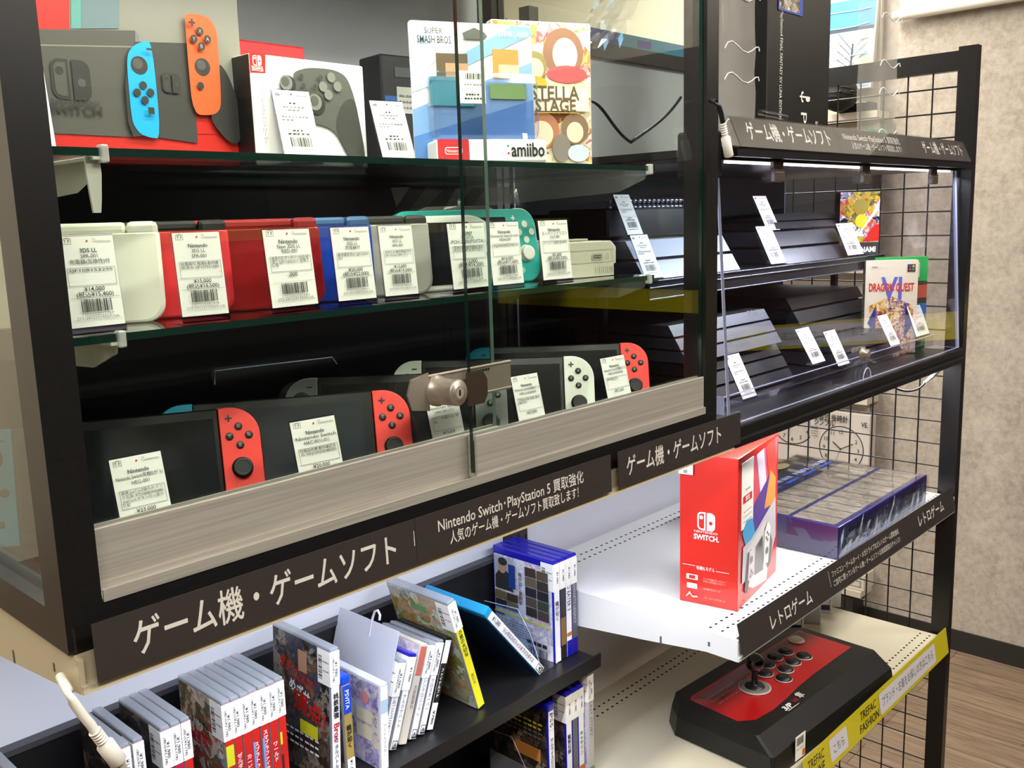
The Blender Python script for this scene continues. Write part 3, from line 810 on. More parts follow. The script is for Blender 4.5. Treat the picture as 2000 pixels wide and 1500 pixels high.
DBLUE = plain('blue_shell', '#123ca6', 0.25, coat=.5); SBLUE = plain('steel_blue_hinge', '#4c6f9c', .4, metal=.3); SILV = plain('silver_grey_shell', '#aaa79d', .35, metal=.2); DGREY = plain('dark_grey_hinge', '#3a3836', .35)
for lab, px, Y, rz, b_, h_, l_ in (
    ('pearl white folded handheld console, leftmost on the middle shelf', (321, 560), .098, R(-27), DWHITE, DWHITE, DWHITE),
    ('bright red folded handheld with black hinge beside the white one', (458, 560), .098, R(-22), BLACK, BLACK, DRED),
    ('wide dark metallic red folded handheld with red hinge', (639, 560), .096, R(-14), MRED, plain('red_hinge', '#a32b28', .35, metal=.3), MRED),
    ('blue folded handheld with steel blue hinge', (736, 540), .098, R(-24), DBLUE, SBLUE, DBLUE),
    ('silver grey folded handheld with dark hinge right of the blue one', (848, 530), .098, R(-22), SILV, DGREY, SILV)):
    p = at_y(*px, Y); clamshell(lab, p.x, Y, rz, b_, h_, l_)
TEAL = plain('turquoise_shell', '#1ca79c', 0.4); VW = plain('glossy_white_shell', '#e9e8df', .22, coat=.5)
def slate(label, name, xr, yr, rz, W, H, T, shell, scr, rad, lean, right):
    t = thing(name, label, 'handheld console', (xr, yr, SH2 + .0004), (-lean, 0, rz))
    m = MB(); m.prism(rr(-W, 0, 0, H, rad, 10), 'xz', 0, T, shell, bev=.003); m.build('body', t)
    m = MB(); m.prism(rr(*scr, .002), 'xz', -.0004, .001, SCREEN); m.build('screen', t)
    right(t); return t
def vita_r(t):
    m = MB()
    for dx, dz in ((0, .0085), (-.0085, 0), (.0085, 0), (0, -.0085)): m.cyl((-.0215 + dx, .0005, .058 + dz), (0, -1, 0), .0042, .0012, VW, 14); m.front(-.0215 + dx, -.0008, .058 + dz).ring(0, 0, .0022, .0027, GREYINK, 14)
    m.build('face_buttons', t)
    m = MB(); m.lathe([(.0085, 0), (.0085, .0006), (.005, .001), (.005, .003), (.0072, .0034), (.006, .0046)], (-.024, 0, .032), (0, -1, 0), plain('dark_grey_stick', '#55524f', .5), 18); m.build('thumb_stick', t)
    m = MB(); f = m.front(-.0105, -.0001, .035)
    for i in range(3):
        for j in range(3): f.circ(i * .0022, j * .0024, .0007, INK, 8); f.k = 1
    m.build('speaker_holes', t)
p = at_y(984, 470, .094)
slate('white oval handheld console with black screen beside the silver one', 'oval_handheld', p.x, .094, R(-13), .180, .082, .014, VW, (-.142, .006, -.040, .074), .040, R(8), vita_r)
def lite_r(t):
    m = MB()
    for dx, dz in ((0, .0095), (-.0095, 0), (.0095, 0), (0, -.0095)): m.cyl((-.0185 + dx, .0005, .060 + dz), (0, -1, 0), .0042, .0014, VW, 14)
    m.build('face_buttons', t)
    m = MB(); m.lathe([(.0105, 0), (.0105, .0006), (.006, .001), (.006, .004), (.0092, .0045), (.0088, .006), (.006, .0058)], (-.0215, 0, .034), (0, -1, 0), VW, 20); m.build('thumb_stick', t)
    m = MB(); f = m.front(-.0345, -.0001, .0775, .0002); f.rect(-.003, -.0008, .003, .0008, WHITE); f.rect(-.0008, -.003, .0008, .003, WHITE); m.build('plus_mark', t)
    m = MB(); m.prism([(-.030, .0882), (-.030, .0895)] + [(-.022 + .022 * math.sin(R(a)), .0675 + .022 * math.cos(R(a))) for a in range(0, 70, 10)] + [(-.022 + .0205 * math.sin(R(a)), .0675 + .0205 * math.cos(R(a))) for a in range(60, -1, -10)], 'xz', .002, .013, VW); m.build('shoulder_button', t)
    m = MB(); m.cyl((-.03, .0003, .014), (0, -1, 0), .0035, .0006, plain('pale_teal', '#8fd0c5', .5), 14); m.build('home_button', t)
p = at_y(1061, 480, .118)
slate('turquoise flat handheld console with white buttons behind the tags', 'flat_handheld', p.x, .118, R(-9), .204, .089, .0135, TEAL, (-.158, .012, -.046, .079), (.022, .022, .022, .022), R(11), lite_r)
# small light grey console
p = at_y(1204, 500, .090)
t = thing('mini_console', 'small light grey retro console at the right end of the middle shelf', 'game console', (p.x, .090, SH2 + .0003), (0, 0, R(-6)))
LG = plain('light_grey_plastic', '#c6c2ae', .45); LG2 = plain('mid_grey_plastic', '#a9a491', .5)
m = MB(); m.prism([(-.106, 0), (-.004, 0), (-.004, .014), (0, .016), (0, .036), (-.009, .044), (-.101, .044), (-.110, .036), (-.110, .016), (-.106, .014)], 'xz', 0, .125, LG, bev=.002)
f = m.front(-.110, -.0001, 0)
for k in range(9): f.rect(.07 + k * .0038, .003, .0715 + k * .0038, .012, LG2)
f.frame(.02, .018, .102, .034, .0006, LG2)
m.build('housing', t)
m = MB(); f = m.front(-.110, -.0006, 0); f.rrect(.064, .0205, .084, .029, .003, LG2); f.rrect(.0665, .0225, .0815, .027, .002, plain('port_dark', '#55524a', .6))
f.scribble(.067, .0243, .081, .001, LG, 7, 3); f.ring(.092, .025, .0025, .0031, LG2)
m.build('controller_port', t)
m = MB(); m.rbox(-.06, .03, .0442, -.02, .05, .047, .001, LG2, 1); m.rbox(-.092, .03, .0442, -.075, .045, .047, .001, LG2, 1); m.rbox(-.085, .065, .0442, -.02, .085, .0462, .001, LG2, 1); m.build('top_buttons', t)
# grey pad in a clear bag lying behind the handhelds
t = thing('game_pad', 'grey game pad with red and yellow buttons in a clear bag behind the handhelds', 'game controller', (at_y(893, 412, .215).x, .215, SH2 + .0004), (-R(8), 0, R(-18)))
m = MB(); m.prism(rr(-.06, .046, .06, .092, .023, 8), 'xz', -.012, .012, plain('pad_grey', '#8d8b84', .5), bev=.002); m.build('housing', t)
m = MB()
for c, dx, dz in ((REDINK, .046, .027), (plain('yellow_button', '#d0a627', .5), .036, .018), (plain('blue_button', '#3b4ea0', .5), .036, .036), (plain('green_button', '#3c8a52', .5), .026, .027)): m.cyl((dx, -.012, dz + .042), (0, -1, 0), .0045, .0015, c, 14)
m.build('buttons', t)
m = MB(); m.box(-.042, -.0142, .0665, -.026, -.012, .0715, BLACK); m.box(-.0365, -.0142, .061, -.0315, -.012, .077, BLACK); m.build('cross_pad', t)
m = MB()
rnd = random.Random(3); vs = []
for i in range(9):
    for j in range(6): vs.append((-.085 + i * .0212 + rnd.uniform(-.003, .003), -.017 + rnd.uniform(-.004, .002), max(.0, j * .0225 + rnd.uniform(-.003, .003))))
m.add(vs, [(i * 6 + j, i * 6 + j + 1, (i + 1) * 6 + j + 1, (i + 1) * 6 + j) for i in range(8) for j in range(5)], FILM)
m.build('clear_bag', t)
# ------------------------------------------------------------------ boxed goods on the upper glass shelf
SH1 = 1.5503
def switch_logo(f, cx, cy, h, ink, back):
    w_ = h * .46
    f.rrect(cx - w_ - h * .03, cy - h / 2, cx - h * .03, cy + h / 2, (h * .24, 0, 0, h * .24), ink); f.rrect(cx - w_ - h * .03 + h * .085, cy - h / 2 + h * .085, cx - h * .03 - h * .075, cy + h / 2 - h * .085, (h * .16, 0, 0, h * .16), back)
    f.circ(cx - w_ * .5 - h * .035, cy + h * .20, h * .105, ink)
    f.rrect(cx + h * .05, cy - h / 2, cx + w_ + h * .05, cy + h / 2, (0, h * .24, h * .24, 0), ink); f.circ(cx + h * .05 + w_ * .48, cy - h * .06, h * .105, back)
BOXRED = plain('glossy_box_red', '#c8281f', .32, coat=.3); BOXGREY = plain('printed_dark_grey', '#55524c', .35, coat=.3)
YB = .215; p = at_y(487, 329, YB); BW, BH = p.x - .034, .20
t = thing('console_box', 'large console box printed with a grey dock and blue and orange grips, upper glass shelf', 'box', (.034, YB, SH1))
m = MB(); m.rbox(0, 0, 0, BW, .088, BH, .0012, BOXRED, 1); m.build('carton', t)
m = MB(); f = m.front(0, 0, 0, .0002)
def pk(X, Y):                                                         # layout of the print on the carton's front
    q = at_y(X, Y, YB); return (max(.0, min(BW, q.x - .034)), max(.0, min(BH, q.z - SH1)))
def P_(pts): return [pk(x, y) for x, y in pts]
GRADG = plain('print_mid_grey', '#8a867b', .35, coat=.3)
f.poly(P_([(116, 262), (480, 262), (480, 0), (480, -15), (135, -15), (135, 60), (116, 60)])[::-1], GRADG)
f.poly(P_([(52, 262), (116, 262), (116, 60), (52, 60)]), GRADG)
f.poly(P_([(370, 262), (482, 262), (482, 205), (370, 205)]), BOXRED)
f.poly(P_([(138, 56), (225, 56), (225, -15), (138, -15)]), plain('print_teal', '#5f9d94', .35)); f.poly(P_([(158, 56), (232, 56), (232, -15), (158, -15)]), plain('print_grey_blue', '#6d7f86', .35))
f.poly(P_([(52, 258), (258, 268), (265, 72), (262, 60), (52, 57)]), BOXGREY)                       # dock
f.line(*pk(52, 88), *pk(262, 92), .0012, GRADG); f.poly(P_([(262, 60), (270, 70), (270, 90), (262, 90)]), GREYINK)
f.poly(P_([(262, 262), (385, 280), (372, 85), (262, 82)]), plain('print_dark', '#413f3b', .35))
INK2 = plain('print_darker', '#33312e', .4)
c = pk(136, 156); switch_logo(f, c[0], c[1], .034, INK2, BOXGREY)
c = pk(146, 200); f.text('NINTENDO', c[0], c[1], .0055, INK2, w=.042); c = pk(146, 216); f.text('SWITCH', c[0], c[1], .0120, INK2, w=.046, bold=.02)
c = pk(331, 163); switch_logo(f, c[0], c[1], .018, INK2, plain('print_dark', '#413f3b', .35))
f.poly(P_([(256, 268), (246, 240), (240, 170), (244, 130), (258, 110), (262, 200), (285, 265)]), INK2)
f.poly(soft(P_([(405, 235), (440, 277), (458, 283), (467, 270), (462, 205), (440, 145), (420, 120), (415, 200)])), INK2)
cy_ = plain('print_blue', '#1da5dd', .35, coat=.3); og = plain('print_orange', '#f0602f', .35, coat=.3)
f.poly(soft(P_([(310, 271), (290, 270), (270, 263), (258, 248), (252, 230), (243, 130), (245, 105), (256, 90), (275, 82), (292, 83)])), cy_)
f.poly(soft(P_([(372, 225), (362, 120), (356, 40), (357, 29), (380, 29), (403, 36), (416, 56), (420, 80), (427, 200), (423, 218), (410, 226)])), og)
for (x, y, r) in ((267, 129, .0080), (390, 132, .0080)): c = pk(x, y); f.circ(*c, r, INK2); f.circ(c[0] - .0015, c[1] + .0015, r * .6, BOXGREY)
for (x, y) in ((274, 168), (262, 182), (288, 182), (277, 197), (385, 169)): c = pk(x, y); f.circ(*c, .0036, INK2, 12)
for (x, y, l) in ((383, 63, 'X'), (371, 78, 'Y'), (397, 79, 'A'), (385, 93, 'B')): c = pk(x, y); f.circ(*c, .0038, INK2, 12); f.text(l, c[0], c[1], .005, plain('print_pale', '#b9a79b', .5))
c = pk(287, 218); f.rect(c[0] - .003, c[1] - .003, c[0] + .003, c[1] + .003, INK2); c = pk(283, 99); f.rect(c[0] - .003, c[1] - .001, c[0] + .003, c[1] + .001, INK2)
c = pk(365, 47); f.rect(c[0] - .0035, c[1] - .001, c[0] + .0035, c[1] + .001, INK2); f.rect(c[0] - .001, c[1] - .0035, c[0] + .001, c[1] + .0035, INK2)
m.build('front_print', t)
# folded price card by the left post
price_tag('white price tag half hidden by the left post on the upper glass shelf', 'price tags on the upper glass shelf', (.076, .185, SH1), R(-10), R(14), .043, lambda f, W, H: draw_far_tag(f, W, H, 90), H=.072)

# controller box
YP = .185; p, q = at_y(503, 330, YP), at_y(720, 330, YP); a = 0.0; BW = (q - p).length
t = thing('controller_box', 'white box printed with a dark grey game controller, upper glass shelf', 'box', (p.x, YP, SH1))
BH = at_y(487, 103, YP).z - SH1
m = MB(); m.rbox(0, 0, 0, BW, .062, BH, .0012, plain('glossy_white_box', '#f1efe8', .3, coat=.3), 1); m.rbox(-.0012, .0006, .001, 0, .061, BH - .001, .0004, BLACK, 1); m.build('carton', t)
m = MB(); f = m.front(0, 0, 0, .0002); U = BW / 217
def px(X, Y):
    q = at_y(X, Y, YP); return (max(.0, min(BW, q.x - p.x)), max(.0, min(BH, q.z - SH1)))
def Q_(pts): return [px(x, y) for x, y in pts]
f.poly(Q_([(484, 141), (518, 143), (518, 105), (484, 102)]), BOXRED); c = px(501, 118); switch_logo(f, c[0], c[1], .0095, WHITE, BOXRED); c = px(501, 133); f.text('NINTENDO', c[0], c[1] + .0008, .0035, WHITE, w=.0125); f.text('SWITCH', c[0], c[1] - .0018, .004, WHITE, w=.0125, bold=.02)
pad = plain('print_pad_grey', '#5c5c56', .35, coat=.3); pad2 = plain('print_pad_dark', '#45453f', .35, coat=.3); pad3 = plain('print_pad_light', '#83837a', .35)
f.poly(soft(Q_([(538, 190), (540, 225), (548, 270), (560, 290), (575, 285), (600, 240), (560, 150)])), pad2)
f.poly(soft(Q_([(570, 152), (572, 140), (600, 132), (650, 136), (675, 150), (690, 190), (702, 250), (712, 310), (705, 330), (690, 328), (675, 300), (650, 252), (600, 238), (575, 205)])), pad)
f.poly(soft(Q_([(650, 250), (665, 200), (690, 190), (702, 250), (712, 310), (705, 330), (690, 328), (675, 300)])), pad2)
for (x, y, r) in ((556, 162, .0095), (612, 200, .0105)):
    c = px(x, y); f.circ(c[0] + .002, c[1] - .002, r, INK2); f.circ(*c, r * .78, pad3); f.circ(c[0] - .001, c[1] + .001, r * .5, pad)
for (x, y) in ((643, 152), (627, 170), (655, 170), (637, 186)): c = px(x, y); f.circ(*c, .0052, pad3, 14)
for (x, y) in ((584, 150), (588, 168), (621, 152), (610, 170)): c = px(x, y); f.circ(*c, .0025, pad2, 10)
c = px(509, 220); f.text('Nintendo Switch Proコントローラー', c[0], c[1], .006, GREYINK, rot=-90, w=.060)
m.build('front_print', t)
t = thing('red_board', 'flat red package standing behind the white controller box', 'box', (p.x - .03, p.y + .066, SH1), (0, 0, a))
m = MB(); m.rbox(0, 0, 0, .142, .016, .132, .002, plain('matte_red_package', '#c5252b', .45), 1); m.build('carton', t)
m = MB(); m.front(0, 0, 0, .0002).rrect(.02, .02, .122, .112, .004, plain('deep_red_print', '#9c1a20', .45)); m.build('front_print', t)
p = q = at_y(570, 328, YP - .02)
price_tag('white price tag leaning on the white controller box', 'price tags on the upper glass shelf', (p.x + .012, YP - .026, SH1), R(-6), R(16), .041, lambda f, W, H: draw_far_tag(f, W, H, 20), H=.070)
p = at_y(784, 325, .15)
price_tag('white price tag left of the blue and white blister pack', 'price tags on the upper glass shelf', (p.x, .150, SH1), R(-12), R(22), .040, lambda f, W, H: draw_far_tag(f, W, H, 40), H=.070)
# blister pack
pL = at_z(815, 322, 1.5545); AW, AH = .166, .148
ang = R(-25)
pL = at_y(812, 328, .145)
t = thing('blister_pack', 'blue and white blister pack with clear bubble and white base, upper glass shelf', 'package', (pL.x, pL.y, SH1), (-R(2), 0, ang)); t.scale = (.86, .9, 1.03)
LB = plain('print_sky_blue', '#7fa6d6', .35); LB2 = plain('print_pale_blue', '#b7cbe6', .35); MBL = plain('print_mid_blue', '#5581c0', .35)
m = MB(); m.prism(rr(0, 0, AW, AH, .005), 'xz', .0, .0012, plain('glossy_white_card', '#f3f1ec', .3, coat=.4))
f = m.front(0, 0, 0, .0002)
f.poly([(0, .012), (.1655, .060), (.1655, .110), (0, .058)], LB); f.poly([(0, .0), (.13, .0), (.1655, .02), (.1655, .070), (0, .03)], MBL)
f.poly([(.0, .075), (.024, .082), (.006, .1465), (0, .142)], LB2); f.poly([(.022, .1475), (.034, .108), (.0, .084), (.0, .096), (.012, .1475)], LB2); f.poly([(.07, .102), (.1655, .138), (.1655, .146), (.14, .1475), (.07, .116)], LB)
f.rect(.034, .092, .076, .116, plain('print_umber', '#5b4a33', .4)); f.rect(.046, .092, .076, .106, plain('print_tan', '#b58868', .4)); f.rect(.110, .092, .146, .122, plain('print_amber', '#c9853c', .4)); f.rect(.118, .092, .146, .106, plain('print_peach', '#ecc79a', .4))
f.rect(.022, .062, .082, .092, plain('print_slate_teal', '#3f8294', .4)); f.rect(.104, .070, .155, .086, plain('print_moss', '#6f8d56', .4))
f.poly([(.072, .131), (.081, .131), (.100, .131), (.104, .1345), (.100, .1385), (.086, .1430), (.070, .137)], plain('hang_hole_grey', '#57544f', .6))
f.text('SUPER', .032, .138, .0085, INK, w=.024); f.text('SMASH BROS.', .033, .129, .0105, INK, w=.046, bold=.008); f.text('STEVE | ALEX', .140, .138, .008, WHITE, w=.042)
m.build('backing_card', t)
m = MB(); m.rbox(.016, -.036, .022, .160, -.0005, .094, .012, FILM, 3); m.build('clear_bubble', t)
m = MB(); m.rbox(.016, -.040, .0, .164, -.0006, .0235, .002, WHITE, 1); f = m.front(.016, -.040, 0, .0002)
f.rect(.001, .001, .042, .0235, plain('print_red', '#cf2a33', .4)); f.rrect(.010, .008, .033, .0155, .003, WHITE); f.rrect(.0108, .0088, .0322, .0147, .0025, plain('print_red', '#cf2a33', .4)); f.text('Nintendo', .0215, .0117, .005, WHITE, w=.019)
f.text('amiibo', .121, .0125, .020, INK, w=.046, bold=.02)
for i, (x, c) in enumerate(((.094, BOXRED), (.0935, plain('green_button', '#3c8a52', .5)), (.148, BOXRED), (.1485, plain('yellow_button', '#d0a627', .5)))): f.circ(x, .009 + .0075 * (i % 2), .0014, c, 8)
m.build('base_tray', t)
m = MB(); m.box(.050, -.0378, .060, .084, -.0365, .0925, PAPER); f = m.front(.050, -.0378, .060); f.barcode(.008, .024, .031, .030, INK, 22); f.scribble(.006, .018, .03, .0012, GREYINK, 6, 4); f.scribble(.008, .008, .026, .0016, INK, 5, 5); f.scribble(.006, .004, .03, .0016, INK, 6, 6); m.build('price_sticker', t)
# tall slim game package beside it
t = thing('game_package', 'tall slim game package with pale colourful cover, right end of the upper glass shelf', 'game package', (.682 - .125 * math.cos(R(25)), .075 + .125 * math.sin(R(25)), SH1), (0, 0, R(-25)))
AR1 = art('cover_patches_warm', ['#f6ecd2', '#e8d49a', '#f3e7d0', '#b98458', '#fff8ea', '#c9485a', '#f2d36a', '#7d4a33'], 34, .25, 3.1)
m = MB(); m.rbox(0, 0, 0, .125, .016, .163, .0012, WHITE, 1); m.build('case_body', t)
m = MB(); f = m.front(.001, 0, .001, .0003); f.rect(0, 0, .123, .161, AR1); [f.circ(cx_, cy_2, rx_, plain('blot_' + c_, '#' + c_, .35), 22, ry_) for cx_, cy_2, rx_, ry_, c_ in ((.088, .128, .026, .028, '9a6e55'), (.090, .126, .016, .019, 'f4dcc4'), (.092, .104, .026, .010, 'c75a5c'), (.050, .112, .016, .017, '9a9058'), (.051, .109, .011, .012, 'f2d8bc'), (.050, .093, .016, .008, 'd0b83c'), (.058, .040, .022, .021, 'b97a58'), (.057, .036, .015, .015, 'f4d8be'), (.100, .042, .018, .018, '8d7058'), (.100, .038, .011, .012, 'f2d8bc'), (.082, .020, .012, .016, '8a8078'), (.104, .014, .014, .010, 'cfe0e6'))]; f.rect(.03, .062, .118, .088, plain('print_ivory', '#f6ead2', .4))
f.text('STELLA', .075, .082, .022, plain('print_gold_brown', '#6b5636', .4), w=.062, bold=.02); f.text('STAGE', .075, .068, .020, plain('print_gold_brown', '#6b5636', .4), w=.052, bold=.02); f.rect(.045, .0595, .105, .0605, plain('print_gold', '#c9a54a', .4))
for i in range(3): f.circ(.022 + .033 * i, .010, .006, plain('print_gold', '#c9a54a', .4), 14) if False else None
m.build('cover_print', t)

p = at_y(742, 104, .30)
t = thing('tool_carton', 'dark carton with a blue side and pale label standing behind the blister pack', 'box', (p.x, .30, SH1), (0, 0, R(-6)))
BH = p.z - SH1
m = MB(); m.rbox(0, 0, 0, .10, .05, BH, .002, plain('dark_grey_carton', '#26272b', .5), 1); m.build('carton', t)
m = MB(); f = m.front(0, 0, 0, .0003); f.rect(.004, BH * .46, .022, BH * .66, plain('print_tool_blue', '#2f5fa0', .4)); f.rect(.022, BH * .52, .048, BH * .74, plain('pale_carton_label', '#b9b7b0', .5)); f.rect(.020, BH * .82, .046, BH * .90, plain('dim_print', '#4d5256', .5))
for k in range(3): f.scribble(.025, BH * (.56 + .05 * k), .045, .0022, GREYINK, 4, k)
f.ring(.028, BH * .42, .005, .0065, plain('pale_carton_label', '#b9b7b0', .5)); m.build('front_print', t)

# ------------------------------------------------------------------ acrylic showcase on the right bay
ac = thing('acrylic_showcase', 'clear acrylic showcase with black tray and bright edges, right of the glass showcase', 'showcase', (.885, 0, 1.175))
AL = 1.793 - .885
m = MB(); m.box(0, -.004, .0, AL, .40, .022, BLACKMETAL); m.rbox(0, -.0075, -.0035, AL + .006, .001, .0085, .002, BLACK, 2); m.rbox(0, -.0055, .011, AL + .004, .001, .027, .003, BLACK, 2); m.build('base_tray', ac)
def slab(pts, t_, mat, edge, name, par, ax):
    pass
m = MB(); n_ = 0                                                     # leaning front pane
y0, y1, z0, z1 = .002, .024, .028, .384
vs = [(x, y + d, z) for d in (0, .004) for (x, y, z) in ((0, y0, z0), (AL - .002, y0, z0), (AL - .002, y1, z1), (0, y1, z1))]
m.add(vs, [(0, 1, 2, 3), (4, 5, 6, 7)], ACRYL); m.add(vs, [(0, 1, 5, 4), (1, 2, 6, 5), (2, 3, 7, 6), (3, 0, 4, 7)], AEDGE)
m.build('front_pane', ac)
for x in (.0, AL - .006):
    m = MB(); vs = [(x + d, y, z) for d in (0, .004) for (y, z) in ((y0 + .005, z0), (.395, z0), (.395, z1), (y1 + .005, z1))]
    m.add(vs, [(0, 1, 2, 3), (4, 5, 6, 7)], ACRYL); m.add(vs, [(0, 1, 5, 4), (1, 2, 6, 5), (2, 3, 7, 6), (3, 0, 4, 7)], AEDGE)
    m.build('side_pane', ac)
m = MB(); m.box(.006, .392, .028, AL - .01, .396, .384, DARKBOARD); m.build('back_board', ac)
m = MB(); m.box(0, .022, .384, AL, .40, .389, plain('smoked_top_sheet', '#191416', .3)); m.build('top_sheet', ac)
m = MB(); m.box(.03, .026, .381, AL - .03, .034, .3835, LED); m.build('lamp_tube', ac)
HINGE = plain('smoky_hinge_plastic', '#4a3f3a', .3)
for px_ in (1520, 1692, 1825):
    q = at_y(px_, 318, .016); m = MB(); xx = q.x - .885
    m.rbox(xx - .014, .012, .356, xx + .014, .020, .371, .002, HINGE, 2); m.rbox(xx - .014, .014, .3735, xx + .014, .022, .386, .002, HINGE, 2); m.tube([(xx - .014, .015, .3725), (xx + .014, .015, .3725)], .0022, HINGE, 8); m.build('hinge', ac)
q = at_y(1685, 690, .002)
m = MB(); m.lathe([(.011, 0), (.011, .004), (.0075, .005), (.0075, .012), (.0065, .013)], (q.x - .885, .004, q.z - 1.175), (0, -1, 0), CHROME, 20); m.box(q.x - .885 - .018, .012, q.z - 1.175 + .002, q.x - .885 + .018, .014, q.z - 1.175 + .009, CHROME); m.build('cam_lock', ac)
q = at_y(1692, 722, .001)
m = MB(); vs = []
for i in range(11): vs.append((q.x - .885 + .016 * math.cos(PI * i / 10), -.0005, .028 + .020 * math.sin(PI * i / 10)))
m.tube(vs, .0011, AEDGE, 6); m.build('finger_notch', ac)
# tag rail: clear angle strip along the inside front
m = MB(); m.box(.045, .040, .034, AL - .04, .0415, .056, ACRYL); m.box(.045, .0415, .034, AL - .04, .062, .0355, ACRYL); m.box(.045, .0398, .0555, AL - .04, .0417, .0566, AEDGE); m.box(.0445, .0395, .030, .0455, .062, .0566, AEDGE)
tr = thing('tag_rail', 'clear acrylic angle strip along the inside front of the acrylic showcase', 'tag holder', (.885, 0, 1.175)); m.build('angle_strip', tr)
# inner shelf
sh = thing('inner_shelf', 'dark shelf with shiny rails inside the acrylic showcase', 'shelf', (.905, .15, 1.368))
m = MB(); m.box(0, .004, .022, .855, .22, .0265, BLACK); m.box(0, 0, -.001, .855, .004, .0265, BLACK); m.build('shelf_board', sh)
m = MB(); 
for z in (.0265, .017, .0): m.tube([(0, -.001, z), (.855, -.001, z)], .0014, plain('chrome_rail', '#9ea0b2', .2, .9), 6)
m.build('front_rails', sh)
for x in (.02, .843):
    m = MB(); m.box(x, .10, -.168, x + .012, .112, .0, BLACK); m.build('support_leg', sh)
# game consoles of stacked slanting slabs
def slab_console(label, xr, y, z, slabs, W, D, col, rz=0, logo=None, split=None, h=.0235, gap=.0035):
    t = thing('layered_console', label, 'game console', (xr, y, z), (0, 0, rz), 'layered consoles in the acrylic showcase')
    dark = plain('console_gap', '#0e0e10', .5)
    hh = slabs * h + (slabs - 1) * gap
    for k in range(slabs):
        z0 = k * (h + gap) + .0005; z1 = z0 + h; s0, s1 = z0 * .62, z1 * .62
        m = MB(); m.prism([(s0, z0), (D + s0 * .9 - .03, z0), (D + s1 * .9 - .03, z1), (s1, z1)], 'yz', -W, 0, col)
        if split:
            x = -W + split * W; m.add([(x, s0 - .0003, z0), (x + .0012, s0 - .0003, z0), (x + .0012, s1 - .0003, z1), (x, s1 - .0003, z1)], [(0, 1, 2, 3)], dark)
        if logo and k == slabs - 1:
            vdir = Vector((0, s1 - s0, z1 - z0)).normalized(); f = Face(m, (-W, s0, z0), (1, 0, 0), vdir, .0003); f.text('PS4', W - .045, .015, .017, logo, w=.030)
        m.build('slab', t)
        if k < slabs - 1: m = MB(); m.box(-W + .012, s1 + .010, z1 - .001, -.006, D - .05, z1 + gap + .001, dark); m.build('gap_filler', t)
    return t
C_WHITE = plain('glacier_plastic', '#a9aec0', .4); C_MID = plain('matte_grey_console', '#4c4f58', .38, spec=.7); C_BLK = plain('matte_black_console', '#222329', .36, spec=.8); C_DK = plain('deep_black_console', '#17171b', .4)
LOGOD = plain('dark_logo', '#3b3e48', .4)
Z1 = 1.395; 
slab_console('pale grey two-layer console at the left of the inner shelf', 1.192, .165, Z1, 2, .275, .20, C_WHITE, logo=LOGOD, h=.026, gap=.005)
slab_console('black two-layer split console at the right of the inner shelf', 1.622, .163, Z1, 2, .275, .20, C_BLK, logo=LOGOD, split=.44, h=.026, gap=.005)
slab_console('black low console at the bottom left of the acrylic showcase', 1.295, .115, 1.1995, 3, .30, .24, C_BLK, logo=None, h=.017, gap=.004)
slab_console('grey three-layer console on top of the low console at the left', 1.285, .135, 1.2635, 3, .30, .235, C_MID, logo=LOGOD, h=.0165, gap=.0035)
slab_console('black low console lying at the front right of the acrylic showcase', 1.74, .075, 1.1995, 2, .30, .20, C_BLK, logo=None, h=.023, gap=.004)
slab_console('black three-layer console stacked behind the front right console', 1.735, .150, 1.2535, 3, .32, .22, C_DK, h=.022, gap=.004)
slab_console('slim black console lying on top at the rear of the inner shelf', 1.685, .205, Z1 + .062, 2, .29, .15, C_DK, h=.012, gap=.003)
m = MB(); BLK2 = BLACK
t = thing('disc_player', 'black set-top player with rows of bright studs at the left rear of the inner shelf', 'player', (.92, .235, Z1 + .062)); m.rbox(0, 0, 0, .30, .12, .045, .003, BLACK, 1); m.build('housing', t)
m = MB()
for r_ in range(2):
    for i in range(22): m.ball((.012 + i * .0128, .006, .046 + r_ * .010), .0045, plain('bright_stud', '#cfd3e6', .15, .9), 8)
m.build('studs', t)
# tags standing in the acrylic showcase
G3 = 'price tags in the acrylic showcase'
def atag(lab, bl, br, Y, z, H, lean, seed, rz=0):
    p, q = at_y(*bl, Y), at_y(*br, Y); price_tag(lab, G3, ((p.x + q.x) / 2, Y, z), rz, lean, max(.036, (q - p).length), lambda f, W, H: draw_far_tag(f, W, H, seed), H=H, gap=.004)
atag('leftmost price tag on the clear strip at the acrylic showcase front', (1453, 792), (1480, 784), .046, 1.2125, .070, R(27), 1)
atag('price tag leaning on the black front right console, left one of the pair', (1590, 675), (1615, 668), .064, 1.2290, .066, R(30), 2)
atag('price tag leaning on the front right console, right one of the pair', (1640, 697), (1662, 690), .056, 1.2150, .066, R(27), 3)
atag('narrow price tag on the clear strip in front of the retro game box', (1741, 697), (1759, 690), .056, 1.2230, .064, R(27), 4)
atag('rightmost price tag on the clear strip at the acrylic showcase front', (1790, 682), (1815, 676), .050, 1.2290, .062, R(20), 5)
atag('price tag at the left end of the inner shelf, seen through the glass showcase', (1263, 548), (1296, 542), .142, 1.396, .068, R(24), 6)
atag('price tag behind the one at the left end of the inner shelf', (1228, 482), (1258, 476), .205, 1.458, .066, R(24), 7)
atag('lower of two overlapping price tags between the two inner shelf consoles', (1508, 521), (1537, 517), .150, 1.396, .072, R(26), 8)
atag('upper of two overlapping price tags between the two inner shelf consoles', (1500, 455), (1525, 452), .205, 1.452, .070, R(26), 9)
atag('price tag leaning by the dark game box at the right of the inner shelf', (1658, 500), (1688, 497), .150, 1.396, .068, R(24), 10)

